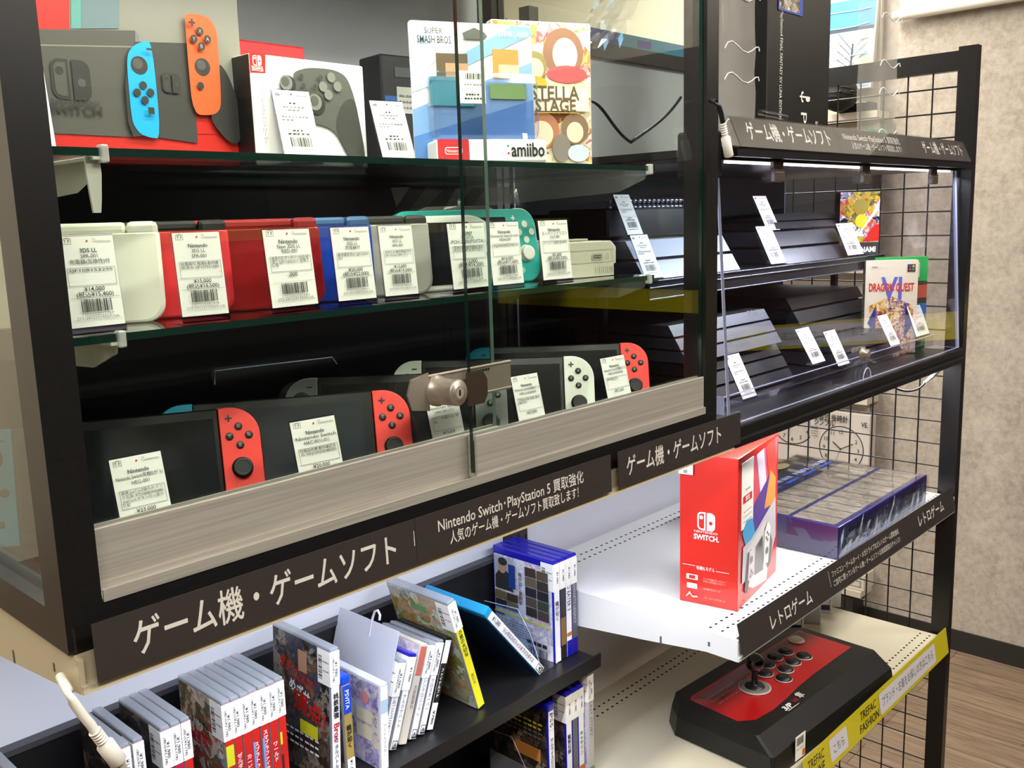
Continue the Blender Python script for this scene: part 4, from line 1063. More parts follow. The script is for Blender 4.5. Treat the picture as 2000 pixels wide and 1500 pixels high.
# retro game boxes facing left
def upright_box(name, lab, corner, ang, W, H, D, z, body, draw, side=None, grp=None):
    """corner: left front bottom corner of the front face; ang: heading of the front's width"""
    t = thing(name, lab, 'game box', (corner[0], corner[1], z), (0, 0, ang), grp)
    m = MB(); m.rbox(0, 0, 0, W, D, H, .001, body, 1); m.build('carton', t)
    m = MB(); draw(m.front(0, 0, 0, .0002), W, H)
    if side: side(m.left(0, D, 0, .0002), D, H)
    m.build('print', t); return t
CBEIGE = plain('cream_box_card', '#dcd0b4', .4, coat=.3); AR2 = art('cover_patches_gold', ['#7a3f22', '#d9a23c', '#e9cf92', '#2c3f8c', '#c8642a', '#efe0b5', '#3d2f5c'], 70, .3, 9)
def dq(f, W, H):
    f.rect(0, 0, W, H, CBEIGE); f.poly([(.012, .0), (W - .012, 0), (W - .006, .095), (W * .5, .115), (.008, .095)], AR2)
    f.poly([(.006, .060), (.022, .098), (.022, .04)], plain('print_deep_blue', '#25357e', .4)); f.poly([(W - .006, .060), (W - .022, .098), (W - .022, .03)], plain('print_deep_blue', '#25357e', .4))
    f.text('VI', W * .5, H * .70, .040, plain('print_violet', '#5a5fb0', .4), w=.040, bold=.02, fit=.046)
    f.text('DRAGON QUEST', W * .5, H * .705, .018, plain('print_flame_red', '#c8321e', .4), w=.086, bold=.03, fit=.020)
    f.rect(W - .021, H - .023, W - .006, H - .008, INK)
    for i, c in enumerate(('#c33', '#3a3', '#33c', '#cc3')): f.circ(W - .016 + .006 * (i % 2), H - .018 + .006 * (i // 2), .0025, plain('dot' + str(i), c.replace('#c33', '#c0392b').replace('#3a3', '#3c8a52').replace('#33c', '#3b4ea0').replace('#cc3', '#d0a627'), .5), 8)
    f.scribble(.012, H - .014, .024, .003, GREYINK, 4, 3)
def dqs(f, W, H):
    f.rect(0, 0, W, H, CBEIGE); f.text('SUPER FAMICOM', W * .5, H * .52, .016, INK, rot=-90, w=.15, bold=.01)
p = at_y(1706, 672, .085)
upright_box('retro_game_box', 'cream retro game box with red and gold cover in the acrylic showcase', (1.648, .142), R(-57), .100, .186, .028, 1.1995, CBEIGE, dq, dqs, 'retro game boxes')
GREENB = plain('green_box_card', '#1f9a46', .4, coat=.3)
def gb(f, W, H):
    f.rect(0, 0, W, H, plain('print_dark_olive', '#3c3a24', .4)); f.rect(0, H * .74, W, H, GREENB); f.rect(W * .15, H * .78, W * .85, H * .94, plain('pale_label', '#b9ad9a', .5)); f.barcode(W * .22, H * .79, W * .80, H * .90, plain('dark_label_ink', '#5b4f45', .5), 20)
    f.poly([(0, H * .52), (W, H * .56), (W, H * .70), (0, H * .66)], plain('print_brick', '#b5523a', .4)); f.poly([(0, H * .30), (W, H * .26), (W, H * .50), (0, H * .48)], plain('print_lake_blue', '#2f66a8', .4)); f.poly([(0, 0), (W, 0), (W, H * .18), (0, H * .26)], GREENB)
upright_box('retro_game_box', 'green retro game box with barcode label behind the cream one', (1.700, .145), R(-52), .105, .190, .020, 1.1995, GREENB, gb, None, 'retro game boxes')
AR3 = art('cover_patches_battle', ['#15141c', '#1d2238', '#dcd8f0', '#b01f2a', '#c9b024', '#26242c', '#f3f1ff'], 45, .25, 21)
def kb(f, W, H):
    f.rect(0, 0, W, H, AR3); f.rect(0, 0, W, H * .2, INK2); f.text('KONAMI', W * .62, H * .085, .015, WHITE, w=.052, bold=.03)
    f.circ(W * .52, H * .76, .017, plain('print_brass', '#8f7c1c', .4), 9); f.circ(W * .54, H * .54, .014, plain('print_yellow', '#e0c01e', .4), 16); f.poly([(W * .35, H * .22), (W * .98, H * .72), (W * .98, H * .85), (W * .75, H * .6)], WHITE); f.poly([(W * .6, H * .22), (W, H * .22), (W, H * .5), (W * .85, H * .45)], BOXRED)
upright_box('game_box', 'dark game box with bright burst cover at the right end of the inner shelf', (1.655, .2025), R(-40), .085, .128, .022, Z1 + .0006, INK2, kb, None)
# ------------------------------------------------------------------ price rail over the acrylic showcase
def g1(f, W, H): f.text(KIKI, .030, H * .52, .030, SIGNTXT, 'L', w=.250, bold=.012)
def g2(f, W, H):
    f.text('Nintendo Switch･PlayStation 5 買取強化', .025, H * .68, .0145, SIGNTXT, 'L', w=.225); f.text('人気のゲーム機・ゲームソフト買取致します！', .045, H * .32, .0135, SIGNTXT, 'L', w=.200)
def g3(f, W, H): f.text(KIKI, .070, H * .5, .028, SIGNTXT, 'L', w=.205, bold=.01)
GS = plain('grey_sign_card', '#4a4845', .3)
m = MB(); t = thing('sign_shelf', 'black metal shelf edge above the acrylic showcase', 'shelf', (.885, 0, 1.566))
m.box(.0, .004, 0, .908, .40, .010, BLACKMETAL); m.box(0, -.004, -.004, .908, .004, .006, BLACKMETAL); m.rbox(-.03, .02, -.03, .004, .07, .03, .003, BLACK, 1); m.build('shelf_edge', t)
sign_strip('grey sign strip with white lettering above the acrylic showcase', .876, 1.785, 1.572, 1.618, R(-24), [(.014, .318, GS, g1), (.3185, .60, GS, g2), (.6005, .905, GS, g3)], y=-.004)

# ------------------------------------------------------------------ display trays with game cases
def tray(label, z, back=True):
    t = thing('display_tray', label, 'display tray', (.024, 0, z))
    W = .900 - .024
    m = MB(); m.prism([(.250, .0), (.445, .0), (.445, -.005), (.262, -.005), (.250, -.014), (.246, -.014), (.245, .010), (.248, .010)], 'yz', 0, W, BLACK); m.build('tray_floor', t)
    if back: m = MB(); m.box(0, .432, -.004, W - .02, .440, .142, BLACK); m.box(0, .428, .139, W - .02, .444, .146, plain('dark_grey_trim', '#3c3c40', .4)); m.build('tray_back', t)
    return t
TZ, LZ = .780, .568
tray('upper black display tray holding leaning and upright game cases', TZ)
tray('lower black display tray partly hidden below the upper one', LZ)
def game_case(label, cat_grp, x, y, z, H, D, W, shell, spine, cover, lean=0.0, rz=0.0, sp=None, sticker=True, cap=None, title=None):
    """x: spine's left bottom corner; lean > 0 tips the top to the left"""
    t = thing('game_case', label, 'game case', (x, y, z + .0004), (0, -lean, rz), cat_grp)
    m = MB(); m.rbox(0, 0, 0, W, D, H, .0018, shell, 2); m.build('case_shell', t)
    m = MB()
    c0 = .0015
    topm = .0125 if cap else .004
    m.box(-.0004, .004, c0, -.0001, D - .003, H - topm, cover) if cover else None
    if cover:
        f = m.left(-.0004, D - .003, c0, .0002); FW, FH = D - .007, H - topm - c0
        if title: title(f, FW, FH)
    m.box(.0008, -.0005, c0, W - .0008, -.0001, H - topm, spine)
    if sp: sp(m.front(.0008, -.0005, c0, .0002), W - .0016, H - topm - c0)
    m.build('cover_insert', t)
    if cap: m = MB(); m.rbox(-.0004, -.0006, H - .0118, W + .0004, D + .0002, H + .0004, .0022, cap, 2); m.build('case_top', t)
    if sticker:
        m = MB(); z0, z1 = H - .050, H - .0042
        m.box(-.0008, -.0009, z0, W + .0002, -.0006, z1, PAPER); m.box(-.0010, -.0008, z0, -.0006, .026, z1, PAPER)
        f = m.front(0, -.0009, z0, .00015); f.text('¥1,980', W * .62, .022, W * .42, INK, rot=-90, w=.020, bold=.01); f.text('(税込¥2,178)', W * .30, .022, W * .30, INK, rot=-90, w=.032) if not cap else None
        f = m.left(-.0010, .026, z0, .00015); f.barcode(.002, .006, .010, .038, INK, 22, True); f.scribble(.012, .03, .025, .0018, INK, 5, 3); f.scribble(.012, .018, .025, .0018, GREYINK, 6, 8)
        m.build('price_sticker', t)
    return t
SRED = plain('bright_red_spine', '#d3251f', .35); SCRIM = plain('crimson_spine', '#c01f45', .35); SWHITE = plain('white_spine', '#f0eff2', .4); SYEL = plain('yellow_spine', '#e3dc2a', .4); SBLK = plain('black_spine', '#26221f', .4); SGOLD = plain('gold_spine', '#a8904c', .35); SGREY = plain('grey_spine', '#5c5d66', .4)
CAPB = plain('cobalt_blue_plastic', '#1a16a4', .3, coat=.3); CAPV = plain('bright_blue_plastic', '#1748c8', .3); CAPW = plain('cyan_plastic', '#1f93c6', .3)
ARD = art('back_print_dark', ['#1a1718', '#39322b', '#151416', '#5c4a3a', '#232026', '#8a7a62'], 60, .3, 2); ARW = art('back_print_pale', ['#dfe1ea', '#c9c9de', '#e6e0da', '#a8a4c4', '#d7c0c2', '#efeef4'], 55, .3, 5)
ARM = art('back_print_mixed', ['#2a2420', '#4a2a22', '#5c564a', '#2c3a54', '#6a4a2c', '#8d8678', '#1c1a1c'], 38, .3, 8); ARP = art('back_print_violet', ['#8f88ba', '#c4bdd8', '#6d639c', '#d9cfb4', '#b6aed2'], 60, .3, 13); ARG = art('back_print_meadow', ['#8a8f72', '#b5a988', '#b8793c', '#6d8a3c', '#d6d0c0', '#8b8f8c'], 45, .3, 17)
GR = 'red spined game cases on the upper tray'; GW = 'white spined small game cases on the upper tray'
def vt(txt, ink, h=.0062, y=.40):
    def d(f, W, H):
        f.text('\n'.join(txt), W * .5, H * y, h, ink, bold=.01)
    return d
def vta(parts):
    def d(f, W, H):
        for kind, txt, y, h, ink, extra in parts:
            if kind == 't': f.text('\n'.join(txt), W * .5, H * y, h, ink, bold=extra)
            elif kind == 'r': f.text(txt, W * .5, H * y, h, ink, rot=-90, bold=.01, w=extra)
            elif kind == 'b': f.rect(0, H * y, W, H * h, ink)
            elif kind == 'a': f.frame(W * .12, H * .015, W * .88, H * .105, W * .07, INK); f.text('A', W * .5, H * .055, W * .7, INK, bold=.03); f.rect(W * .12, H * .015, W * .88, H * .03, INK)
    return d
YF = .300
sx = lambda px, py: at_y(px, py, YF).x
CLR = frosted('clear_case_plastic', '#aeb4bd', .55, .22)
# far left pair
for i, px in enumerate((28, 58)): game_case(['clear topped game case at the very left of the upper tray', 'clear topped game case second from the left edge of the upper tray'][i], GR, .030 + .0125 * i, YF, TZ, .170, .104, .0112, CLR, SRED, ARD)
n1 = [('clear game case right behind the hanging white cable', 232, SWHITE), ('game case just right of the hanging white cable', 260, SWHITE)]
for lab, px, c in n1: game_case(lab, GR, sx(px, 1455), YF, TZ, .170, .104, .0112, CLR, SRED, ARD, sp=vt('ゲーム', WHITE))
for lab, px, c, tx in (('leftmost of three grey topped game cases before the red row', 312, SRED, '大乱闘'), ('middle of three grey topped game cases, crimson spine', 333, SCRIM, 'マリオ'), ('right of three grey topped game cases before the red row', 353, SRED, 'スーパー')):
    game_case(lab, GR, sx(px, 1420), YF, TZ, .170, .104, .0112, CLR, c, ARD, sp=vt(tx, WHITE, .007, .52))
labs = ['leftmost case of the red row, yellow band on its spine', 'second case of the red row of seven', 'third case of the red row of seven', 'middle case of the red row of seven', 'fifth case of the red row of seven', 'sixth case of the red row of seven', 'rightmost case of the red row, beside the tall white spine']
txs = ['', 'ゼルダの伝説', 'カービィ', 'スプラトゥーン', 'スマブラファイターズ', 'ワールド', '']
ART0 = art('back_print_sunny', ['#b4a88c', '#c8b49a', '#8a6a4e', '#3c5a38', '#a83a34', '#d8ccb0', '#4a6a92'], 38, .3, 31)
for i, px in enumerate((431, 448, 466, 483, 501, 518, 535)):
    def sp_(f, W, H, i=i):
        if i == 0: f.rect(0, H * .52, W, H * .68, SYEL)
        if txs[i]: f.text('\n'.join(txs[i]), W * .5, H * .47, .0068, WHITE, bold=.02)
        if i in (3, 4): f.rect(0, H * .05, W * .3, H * .62, plain('print_lilac', '#8f9ad0', .4))
        if i == 6: f.rect(W * .05, H * .5, W * .35, H * .6, SYEL); f.rect(W * .05, H * .2, W * .35, H * .42, plain('print_wine', '#5c1622', .4))
    def tt(f, W, H):
        f.text('ペラペラでも', W * .42, H * .74, .012, INK, w=.052, rot=-3); f.text('大冒険', W * .42, H * .62, .020, REDINK, w=.042, bold=.02)
    game_case(labs[i], GR, sx(px, 1365 - i * 9), YF - .0005 * (i % 3), TZ, .170, .104, .0116, CLR, SRED, ART0 if i == 0 else ARD, sp=sp_, title=tt if i == 0 else None)
# tall white spine
def bros(f, W, H):
    f.text('\n'.join('桃鉄最強'), W * .55, H * .60, .0085, INK, bold=.03); f.text('Bros', W * .55, H * .405, .012, REDINK, rot=-90, w=.024, bold=.02); f.text('\n'.join('トータルバトルロイヤル'), W * .5, H * .19, .0066, INK, bold=.01)
def brost(f, W, H):
    f.text('ダチと2人で', W * .42, H * .72, .020, BOXRED, w=.075, bold=.03, rot=-14); f.text('めざせ', W * .48, H * .60, .018, SWHITE, w=.045, bold=.03, rot=-14); f.text('頂点!', W * .66, H * .50, .030, BOXRED, w=.070, bold=.03, rot=-8)
    f.rect(W * .48, H * .76, W * .64, H * .92, plain('print_tan', '#b58868', .4)); f.rect(W * .1, H * .62, W * .9, H * .80, plain('print_navy', '#2a4a9c', .4)) if False else None
    for k in range(3): f.scribble(W * .12, H * (.28 - .05 * k), W * .85, .003, SWHITE, 8, k)
    f.rect(W * .5, H * .30, W * .82, H * .40, SYEL)
game_case('tall white spined game case with red and black lettering', 'tall game cases on the upper tray', .395, .285, TZ, .187, .130, .0135, CLR, SWHITE, ARM, sp=bros, title=brost, lean=R(-3))
# vita style small cases
game_case('small game case with blue top and gold spine', GW, .4185, .285, TZ, .143, .105, .0135, CLR, SGOLD, ARM, cap=CAPV, sticker=False, sp=vta([('b', '', .70, 1.0, CAPV, 0), ('r', 'PSVITA', .85, .0085, WHITE, .026), ('t', '龍が如く', .46, .0080, INK, .02), ('b', '', .0, .22, SWHITE, 0), ('r', '¥1,480', .12, .006, INK, .022)]))
def purp(f, W, H):
    for i in range(2):
        for j in range(2): f.rect(W * (.12 + .42 * i), H * (.30 + .2 * j), W * (.46 + .42 * i), H * (.46 + .2 * j), plain('print_cream', '#d8d0b4', .4))
    f.circ(W * .72, H * .80, .009, plain('print_rose', '#d0848c', .4))
game_case('clear small game case with lilac back print', GW, .4600, .268, TZ, .120, .105, .0130, frosted('milky_case_plastic', '#e4e6ee', .7, .25), SWHITE, ARP, sticker=False, sp=vta([('b', '', .68, .84, plain('print_pale_cyan', '#a9c4d4', .4), 0), ('t', 'アイドルマスター', .36, .0058, GREYINK, 0)]), title=purp, lean=R(-3))
WL = R(-20)
def wsp(txt): return vta([('t', txt, .44, .0066, INK, 0), ('a', '', 0, 0, INK, 0)])
def gtitle(f, W, H):
    f.rect(W * .35, H * .62, W * .75, H * .86, plain('print_jade', '#2f8f7e', .4)); f.rect(W * .30, H * .36, W * .95, H * .52, plain('print_lime', '#c3d08a', .4)); f.rect(W * .55, H * .40, W * .66, H * .56, plain('print_pinkish', '#d88aa8', .4))
wc = [(.4760, .130, CLR, 'ひめごとユニオン', ARW, gtitle, None, 'leftmost leaning white spined small case, green print on its back'), (.4940, .132, CLR, 'アルカナハート', ARW, None, CAPB, 'leaning white spined case with cobalt blue top'), (.5120, .140, plain('beige_case_plastic', '#cfc8ba', .3), '', ARW, None, None, 'beige leaning case with red band at its top'), (.5290, .136, CLR, 'シンクロニシティ', ARW, None, None, 'leaning white spined case second from the right of its group'), (.5450, .134, CLR, 'クロスオーバー', ARM, None, None, 'leaning white spined case third right of the blue topped one'), (.5610, .132, BLACK, 'ファイナルファンタジー', ARD, None, None, 'black leaning case with white strips, rightmost of the leaning group')]
for i, (x, h, shm, tx, cov, ti, cap, lab) in enumerate(wc):
    if i == 2: s_ = vta([('b', '', .70, 1.0, plain('print_coral', '#c8695c', .4), 0), ('t', '大逆転裁判', .48, .0068, GREYINK, 0)])
    elif i == 5: s_ = vta([('b', '', .30, .74, SBLK, 0), ('t', tx[:7], .52, .0060, WHITE, .01), ('r', '¥780', .14, .006, INK, .02)])
    else: s_ = wsp(tx[:8])
    game_case(lab, GW, x, .292, TZ + .0047, h, .105, .0125, shm, SWHITE if i != 2 else plain('beige_case_plastic', '#cfc8ba', .3), cov, sp=s_, title=ti, lean=WL, cap=cap, sticker=i in (0, 1, 3, 4))
# translucent divider with hook
t = thing('hook_divider', 'translucent white divider card with a clear hook standing among the leaning cases', 'divider', (.476, .429, TZ), (0, R(17), 0))
m = MB(); m.prism([(-.132, 0), (0, 0), (0, .172), (-.132, .172)], 'yz', -.0006, .0006, frosted('milky_divider_sheet', '#dcdfe8', .75, .3)); m.build('sheet', t)
m = MB(); m.tube([(0, -.074, .150), (0, -.074, .176), (0, -.076, .185), (0, -.082, .188), (0, -.088, .183), (0, -.0885, .176)], .0018, frosted('clear_hook_plastic', '#e6e8ee', .7, .2), 8); m.build('hook', t)
# leaning yellow case and white case
def ytitle(f, W, H):
    f.text('牧場物語', W * .5, H * .80, .012, plain('print_salmon', '#d08a72', .4), w=.080, rot=-4); f.text('３つの里の大切な友だち', W * .5, H * .70, .008, plain('print_salmon', '#d08a72', .4), w=.080, rot=-4); f.rrect(W * .35, H * .84, W * .62, H * .90, .004, plain('print_leaf', '#6d9a5c', .4)); f.rect(W * .40, H * .40, W * .80, H * .58, plain('print_straw', '#bf9a4c', .4))
game_case('leaning game case with yellow spine and meadow back print', 'tall game cases on the upper tray', .655, .283, TZ, .190, .135, .0145, CLR, SYEL, ARG, lean=R(16), sp=vta([('t', 'の里の大切な', .62, .0078, INK, .02), ('t', '友だち', .28, .0066, INK, 0)]), title=ytitle)
game_case('strongly tilted white spined game case with cyan top', 'tall game cases on the upper tray', .792, .283, TZ, .186, .135, .0150, CAPW, SWHITE, plain('print_night_blue', '#1b2f48', .3), lean=R(40), cap=CAPW, sticker=False, sp=vta([('a', '', 0, 0, INK, 0), ('r', 'シンクロスピリッツオブパラダイス', .48, .0080, INK, .098), ('r', '¥1,280', .90, .009, INK, .022)]))
# upright cobalt topped cases by the post
def kiwami(f, W, H):
    f.rect(0, H * .62, W * .36, H * .98, plain('print_steel', '#a8aab4', .4)); f.poly([(W * .02, H * .62), (W * .34, H * .62), (W * .30, H * .78), (W * .22, H * .84), (W * .10, H * .84), (W * .02, H * .76)], INK2); f.circ(W * .15, H * .88, .010, plain('print_skin', '#b08d72', .4), 14, .013); f.circ(W * .16, H * .93, .0105, INK2, 14, .007)
    f.rect(W * .26, H * .66, W * .38, H * .92, plain('print_navy', '#1f3c80', .4))
    pal = ['#3a3026', '#5a4a38', '#2c2a2e', '#6a5c40', '#44362a', '#503c34', '#39402c', '#2a2320']
    for i in range(2):
        for j in range(5): f.rect(W * (.56 + .21 * i), H * (.42 + .108 * j), W * (.75 + .21 * i), H * (.52 + .108 * j), plain('shot%d' % ((i * 5 + j) % 8), pal[(i * 5 + j) % 8], .4))
    for i in range(2):
        for j in range(2): f.rect(W * (.03 + .21 * i), H * (.42 + .10 * j), W * (.23 + .21 * i), H * (.51 + .10 * j), plain('shot%d' % (i + j + 2), pal[i + j + 2], .4))
    f.text('\n'.join('龍が如く維新極'), W * .49, H * .70, .008, INK, bold=.01); f.text('\n'.join('日本史に名を刻む'), W * .42, H * .80, .005, INK)
    f.rect(W * .02, H * .365, W * .98, H * .385, plain('print_straw_yellow', '#cfc83c', .4)); f.rrect(W * .04, H * .345, W * .2, H * .365, .001, plain('print_navy', '#1f3c80', .4))
    for k in range(6): f.scribble(W * .05, H * (.30 - .028 * k), W * .70, .0016, GREYINK, 14, k)
    f.barcode(W * .62, H * .03, W * .95, H * .11, INK, 26)
    for k in range(4): f.rect(W * (.60 + .09 * k), H * .14, W * (.675 + .09 * k), H * .18, INK)
ps = [(.838, SWHITE, vta([('t', '龍が如く', .55, .0085, INK, .01), ('b', '', 0, .14, WHITE, 0)]), kiwami, 'white spined case with photo covered back, nearest of four cobalt topped upright cases'),
      (.8525, SBLK, vta([('b', '', .15, .45, plain('print_bronze', '#8a6a30', .4), 0)]), None, 'black spined case, second of four cobalt topped upright cases'),
      (.867, SWHITE, vta([('r', 'GOD EATER 3', .68, .0115, INK, .058), ('b', '', 0, .17, CAPB, 0), ('b', '', .22, .26, plain('print_orange2', '#d07030', .4), 0)]), None, 'white spined case with bold black lettering, third of four cobalt topped upright cases'),
      (.8815, SGREY, vta([('r', 'HOGWARTS LEGACY', .58, .0085, plain('pale_spine_ink', '#b9bcc8', .4), .082), ('b', '', 0, .17, CAPB, 0)]), None, 'grey spined case by the post, last of four cobalt topped upright cases')]
for x, spn, s_, ti, lab in ps: game_case(lab, 'cobalt topped upright game cases', x, .290, TZ, .172, .134, .0140, CAPB, spn, ARW if ti else ARD, cap=CAPB, sp=s_, title=ti)
# lower row
def dk(f, W, H):
    for k in range(4): f.scribble(W * .2, H * (.82 - .05 * k), W * .95, .003, SYEL if k < 2 else GREYINK, 9, k)
    f.rect(W * .45, H * .42, W * .9, H * .56, plain('print_amber', '#c9853c', .4)); f.rect(0, 0, W, H * .3, plain('print_pale_grey', '#a9a9b2', .4))
lw = [(.785, SWHITE, .172, vta([('r', 'PS5', .90, .010, INK, .024), ('b', '', .80, .803, GREYINK, 0), ('t', 'サムライスピリット', .50, .0075, INK, .01)]), dk, False, 'white spined case with large vertical lettering on the lower tray'),
      (.828, SWHITE, .172, vta([('t', '聖剣伝説', .52, .0085, INK, .02), ('b', '', 0, .2, plain('print_orange2', '#d07030', .4), 0)]), None, True, 'cobalt topped case behind the price sticker on the lower tray'),
      (.8435, SGREY, .172, vta([('b', '', 0, .2, plain('print_orange2', '#d07030', .4), 0)]), None, True, 'grey spined cobalt topped case on the lower tray'),
      (.859, SWHITE, .172, vta([('t', 'キャサリン', .45, .0085, INK, .01), ('b', '', 0, .2, plain('print_orange2', '#d07030', .4), 0)]), None, True, 'white spined cobalt topped case with orange foot on the lower tray')]
for x, spn, h, s_, ti, st, lab in lw: game_case(lab, 'game cases on the lower tray', x, .262, LZ, h, .134, .0140, CAPB, spn, ARD, cap=CAPB, sp=s_, title=ti, sticker=st)
game_case('tall pale clear game case at the right end of the lower tray', 'game cases on the lower tray', .877, .256, LZ, .190, .135, .0145, frosted('milky_case_plastic', '#e4e6ee', .7, .25), plain('pale_grey_spine', '#c4c1bc', .4), ARW, sp=vta([('r', 'LAST STORY', .58, .0095, GREYINK, .062), ('b', '', 0, .12, plain('print_leaf', '#6d9a5c', .4), 0)]))
# clear L dividers
for lab, px, z, lean in (('clear plastic divider standing before the cobalt topped cases', .800, TZ, R(-3)), ('clear plastic divider beside the white cobalt topped case below', .772, LZ, 0), ('clear plastic divider left of the three grey topped cases', .176, TZ, 0), ('clear plastic divider beside the cases behind the white cable', .128, TZ, 0)):
    t = thing('case_divider', lab, 'divider', (px, .285, z), (0, lean, 0), 'clear dividers on the display trays')
    m = MB(); m.prism([(0, .001), (.12, .001), (.12, .092), (.045, .098), (.02, .060)], 'yz', 0, .0014, FILM); m.box(0, 0, .0004, .04, .12, .0014, FILM); m.build('sheet', t)
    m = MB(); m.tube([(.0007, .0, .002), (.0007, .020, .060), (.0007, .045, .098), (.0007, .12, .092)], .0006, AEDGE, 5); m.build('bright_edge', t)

# ------------------------------------------------------------------ red console box on the white shelf
c, l, r_ = at_z(1440, 1195, .8852), at_z(1323, 1177, .8852), at_z(1516, 1115, .8852)
ang = math.atan2(r_.y - c.y, r_.x - c.x); W = (r_ - c).length; D = (l - c).length; H = .242
t = thing('console_box', 'red console box with white emblem standing on the white shelf', 'box', (c.x, c.y, .8853), (0, 0, ang))
m = MB(); m.rbox(0, 0, 0, W, D, H, .0012, BOXRED, 2); m.build('carton', t)
m = MB(); f = m.left(0, D, 0, .0002)
switch_logo(f, D * .46, H * .565, .029, WHITE, BOXRED); f.text('NINTENDO', D * .46, H * .494, .0052, WHITE, w=.038); f.text('SWITCH.', D * .47, H * .458, .0118, WHITE, w=.041, bold=.03)
f.rect(D * .06, H * .258, D * .28, H * .261, WHITE); f.rect(D * .64, H * .245, D * .86, H * .248, WHITE); f.text('有機ELモデル', D * .46, H * .250, .0072, WHITE, w=.030)
f.rrect(D * .13, H * .165, D * .33, H * .20, .001, WHITE); f.rect(D * .175, H * .170, D * .285, H * .195, BOXRED); f.rrect(D * .14, H * .105, D * .32, H * .14, .001, WHITE); f.line(D * .13, H * .045, D * .20, H * .078, .0014, WHITE); f.line(D * .18, H * .078, D * .24, H * .05, .0014, WHITE); f.line(D * .24, H * .05, D * .33, H * .055, .002, WHITE)
for k, (y, tx) in enumerate(((.185, '7インチ有機ELディスプレイ'), (.168, '64GB 本体保存メモリー'), (.118, 'LAN端子付きドック'), (.058, 'フリーストップスタンド'))): f.text(tx, D * .43, H * y, .0042, plain('box_small_print', '#e9a79c', .4), 'L', w=.036 if k != 2 else .028)
f.rect(D * .0, H * .865, D * .25, H * .96, PAPER); f.barcode(D * .09, H * .872, D * .16, H * .895, INK, 9)
m.build('side_print', t)
m = MB(); f = m.front(0, 0, 0, .0002)
f.poly([(W * .16, H * .93), (W * .98, H * .98), (W * .90, H * .55), (W * .55, H * .63), (W * .12, H * .52), (W * .06, H * .80)][::-1], plain('print_rose2', '#d6566c', .35))
f.poly([(W * .42, H * .95), (W * .55, H * .60), (W * .72, H * .60), (W * .60, H * .96)], plain('print_pale_lilac', '#e6d6e6', .35)); f.poly([(W * .66, H * .97), (W * .78, H * .60), (W * .95, H * .66), (W * .90, H * .98)], plain('print_coral2', '#e2473a', .35))
f.poly([(W * .10, H * .50), (W * .30, H * .36), (W * .90, H * .52), (W * .94, H * .58), (W * .78, H * .76), (W * .35, H * .62)], plain('print_indigo', '#5a3f96', .35)); f.poly([(W * .78, H * .78), (W * .92, H * .70), (W * .92, H * .52), (W * .62, H * .54)], plain('print_apricot', '#e39a4a', .35)); f.poly([(W * .08, H * .50), (W * .16, H * .40), (W * .40, H * .42), (W * .32, H * .55), (W * .18, H * .56)], plain('print_azure', '#49a5dd', .35))
f.poly([(W * .08, H * .16), (W * .10, H * .40), (W * .30, H * .41), (W * .92, H * .56), (W * .94, H * .28), (W * .80, H * .16)], plain('print_silver', '#c9c6cc', .35))
f.poly([(W * .16, H * .13), (W * .18, H * .36), (W * .30, H * .38), (W * .66, H * .46), (W * .80, H * .30), (W * .70, H * .02), (W * .35, H * .06)], plain('print_pale_grey2', '#dcdadc', .35))
f.poly([(W * .38, H * .14), (W * .40, H * .33), (W * .58, H * .37), (W * .60, H * .12)], BOXGREY); f.poly([(W * .20, H * .34), (W * .14, H * .10), (W * .20, H * .06), (W * .28, H * .18), (W * .30, H * .34)], GREYINK); f.poly([(W * .62, H * .40), (W * .70, H * .44), (W * .84, H * .26), (W * .80, H * .12), (W * .72, H * .10), (W * .66, H * .20)], GREYINK)
f.poly([(W * .24, H * .34), (W * .21, H * .15), (W * .32, H * .12), (W * .36, H * .33)], plain('print_pale_lilac', '#e6d6e6', .35)); f.poly([(W * .62, H * .38), (W * .60, H * .16), (W * .72, H * .14), (W * .78, H * .38), (W * .70, H * .44)], WHITE)
for a_, b_ in ((.69, .36), (.66, .33), (.72, .34), (.69, .31), (.28, .20), (.26, .17), (.30, .18)): f.circ(W * a_, H * b_, .003, BOXGREY, 10)
f.circ(W * .67, H * .24, .006, BOXGREY, 14); f.circ(W * .27, H * .28, .006, BOXGREY, 14)
m.build('front_print', t)
m = MB(); m.box(.012, -.0009, H * .52, .066, -.0004, H * .955, PAPER); f = m.front(.012, -.0009, H * .52); f.rect(.006, .040, .048, .052, plain('print_red', '#cf2a33', .4)); f.text('買取', .027, .046, .009, WHITE, w=.02, bold=.02)
for k in range(3): f.scribble(.008, .010 + k * .008, .046, .0015, GREYINK, 6, k)
f.scribble(.016, .060, .040, .0022, GREYINK, 4, 7); m.build('price_sticker', t)

# ------------------------------------------------------------------ shrink wrapped blue box set
BX0, BX1, BY0, BY1, BT = 1.290, 1.716, .024, .312, .060
t = thing('box_set', 'shrink-wrapped dark blue box set with rows of compartments on the white shelf', 'box', (BX0, BY0, .8853), (0, 0, R(.5)))
W, D = BX1 - BX0, BY1 - BY0
NAVY = plain('navy_box_card', '#191b58', .3, coat=.5); NAVY2 = plain('dark_navy_print', '#161a48', .3, coat=.5); NIGHT = art('night_print', ['#10131f', '#1d2436', '#3a3a32', '#121622', '#2a2c3c', '#5c563a'], 26, .25, 4)
m = MB(); m.rbox(0, 0, 0, W, D, BT, .002, NAVY, 2); m.build('carton', t)
m = MB(); f = m.top(0, 0, BT, .0002)
CELL = art('packed_goods', ['#6d6558', '#7d7466', '#8a8072', '#958b7c', '#736a5d', '#82786a'], 28, .25, 6, (2, 1, 1))
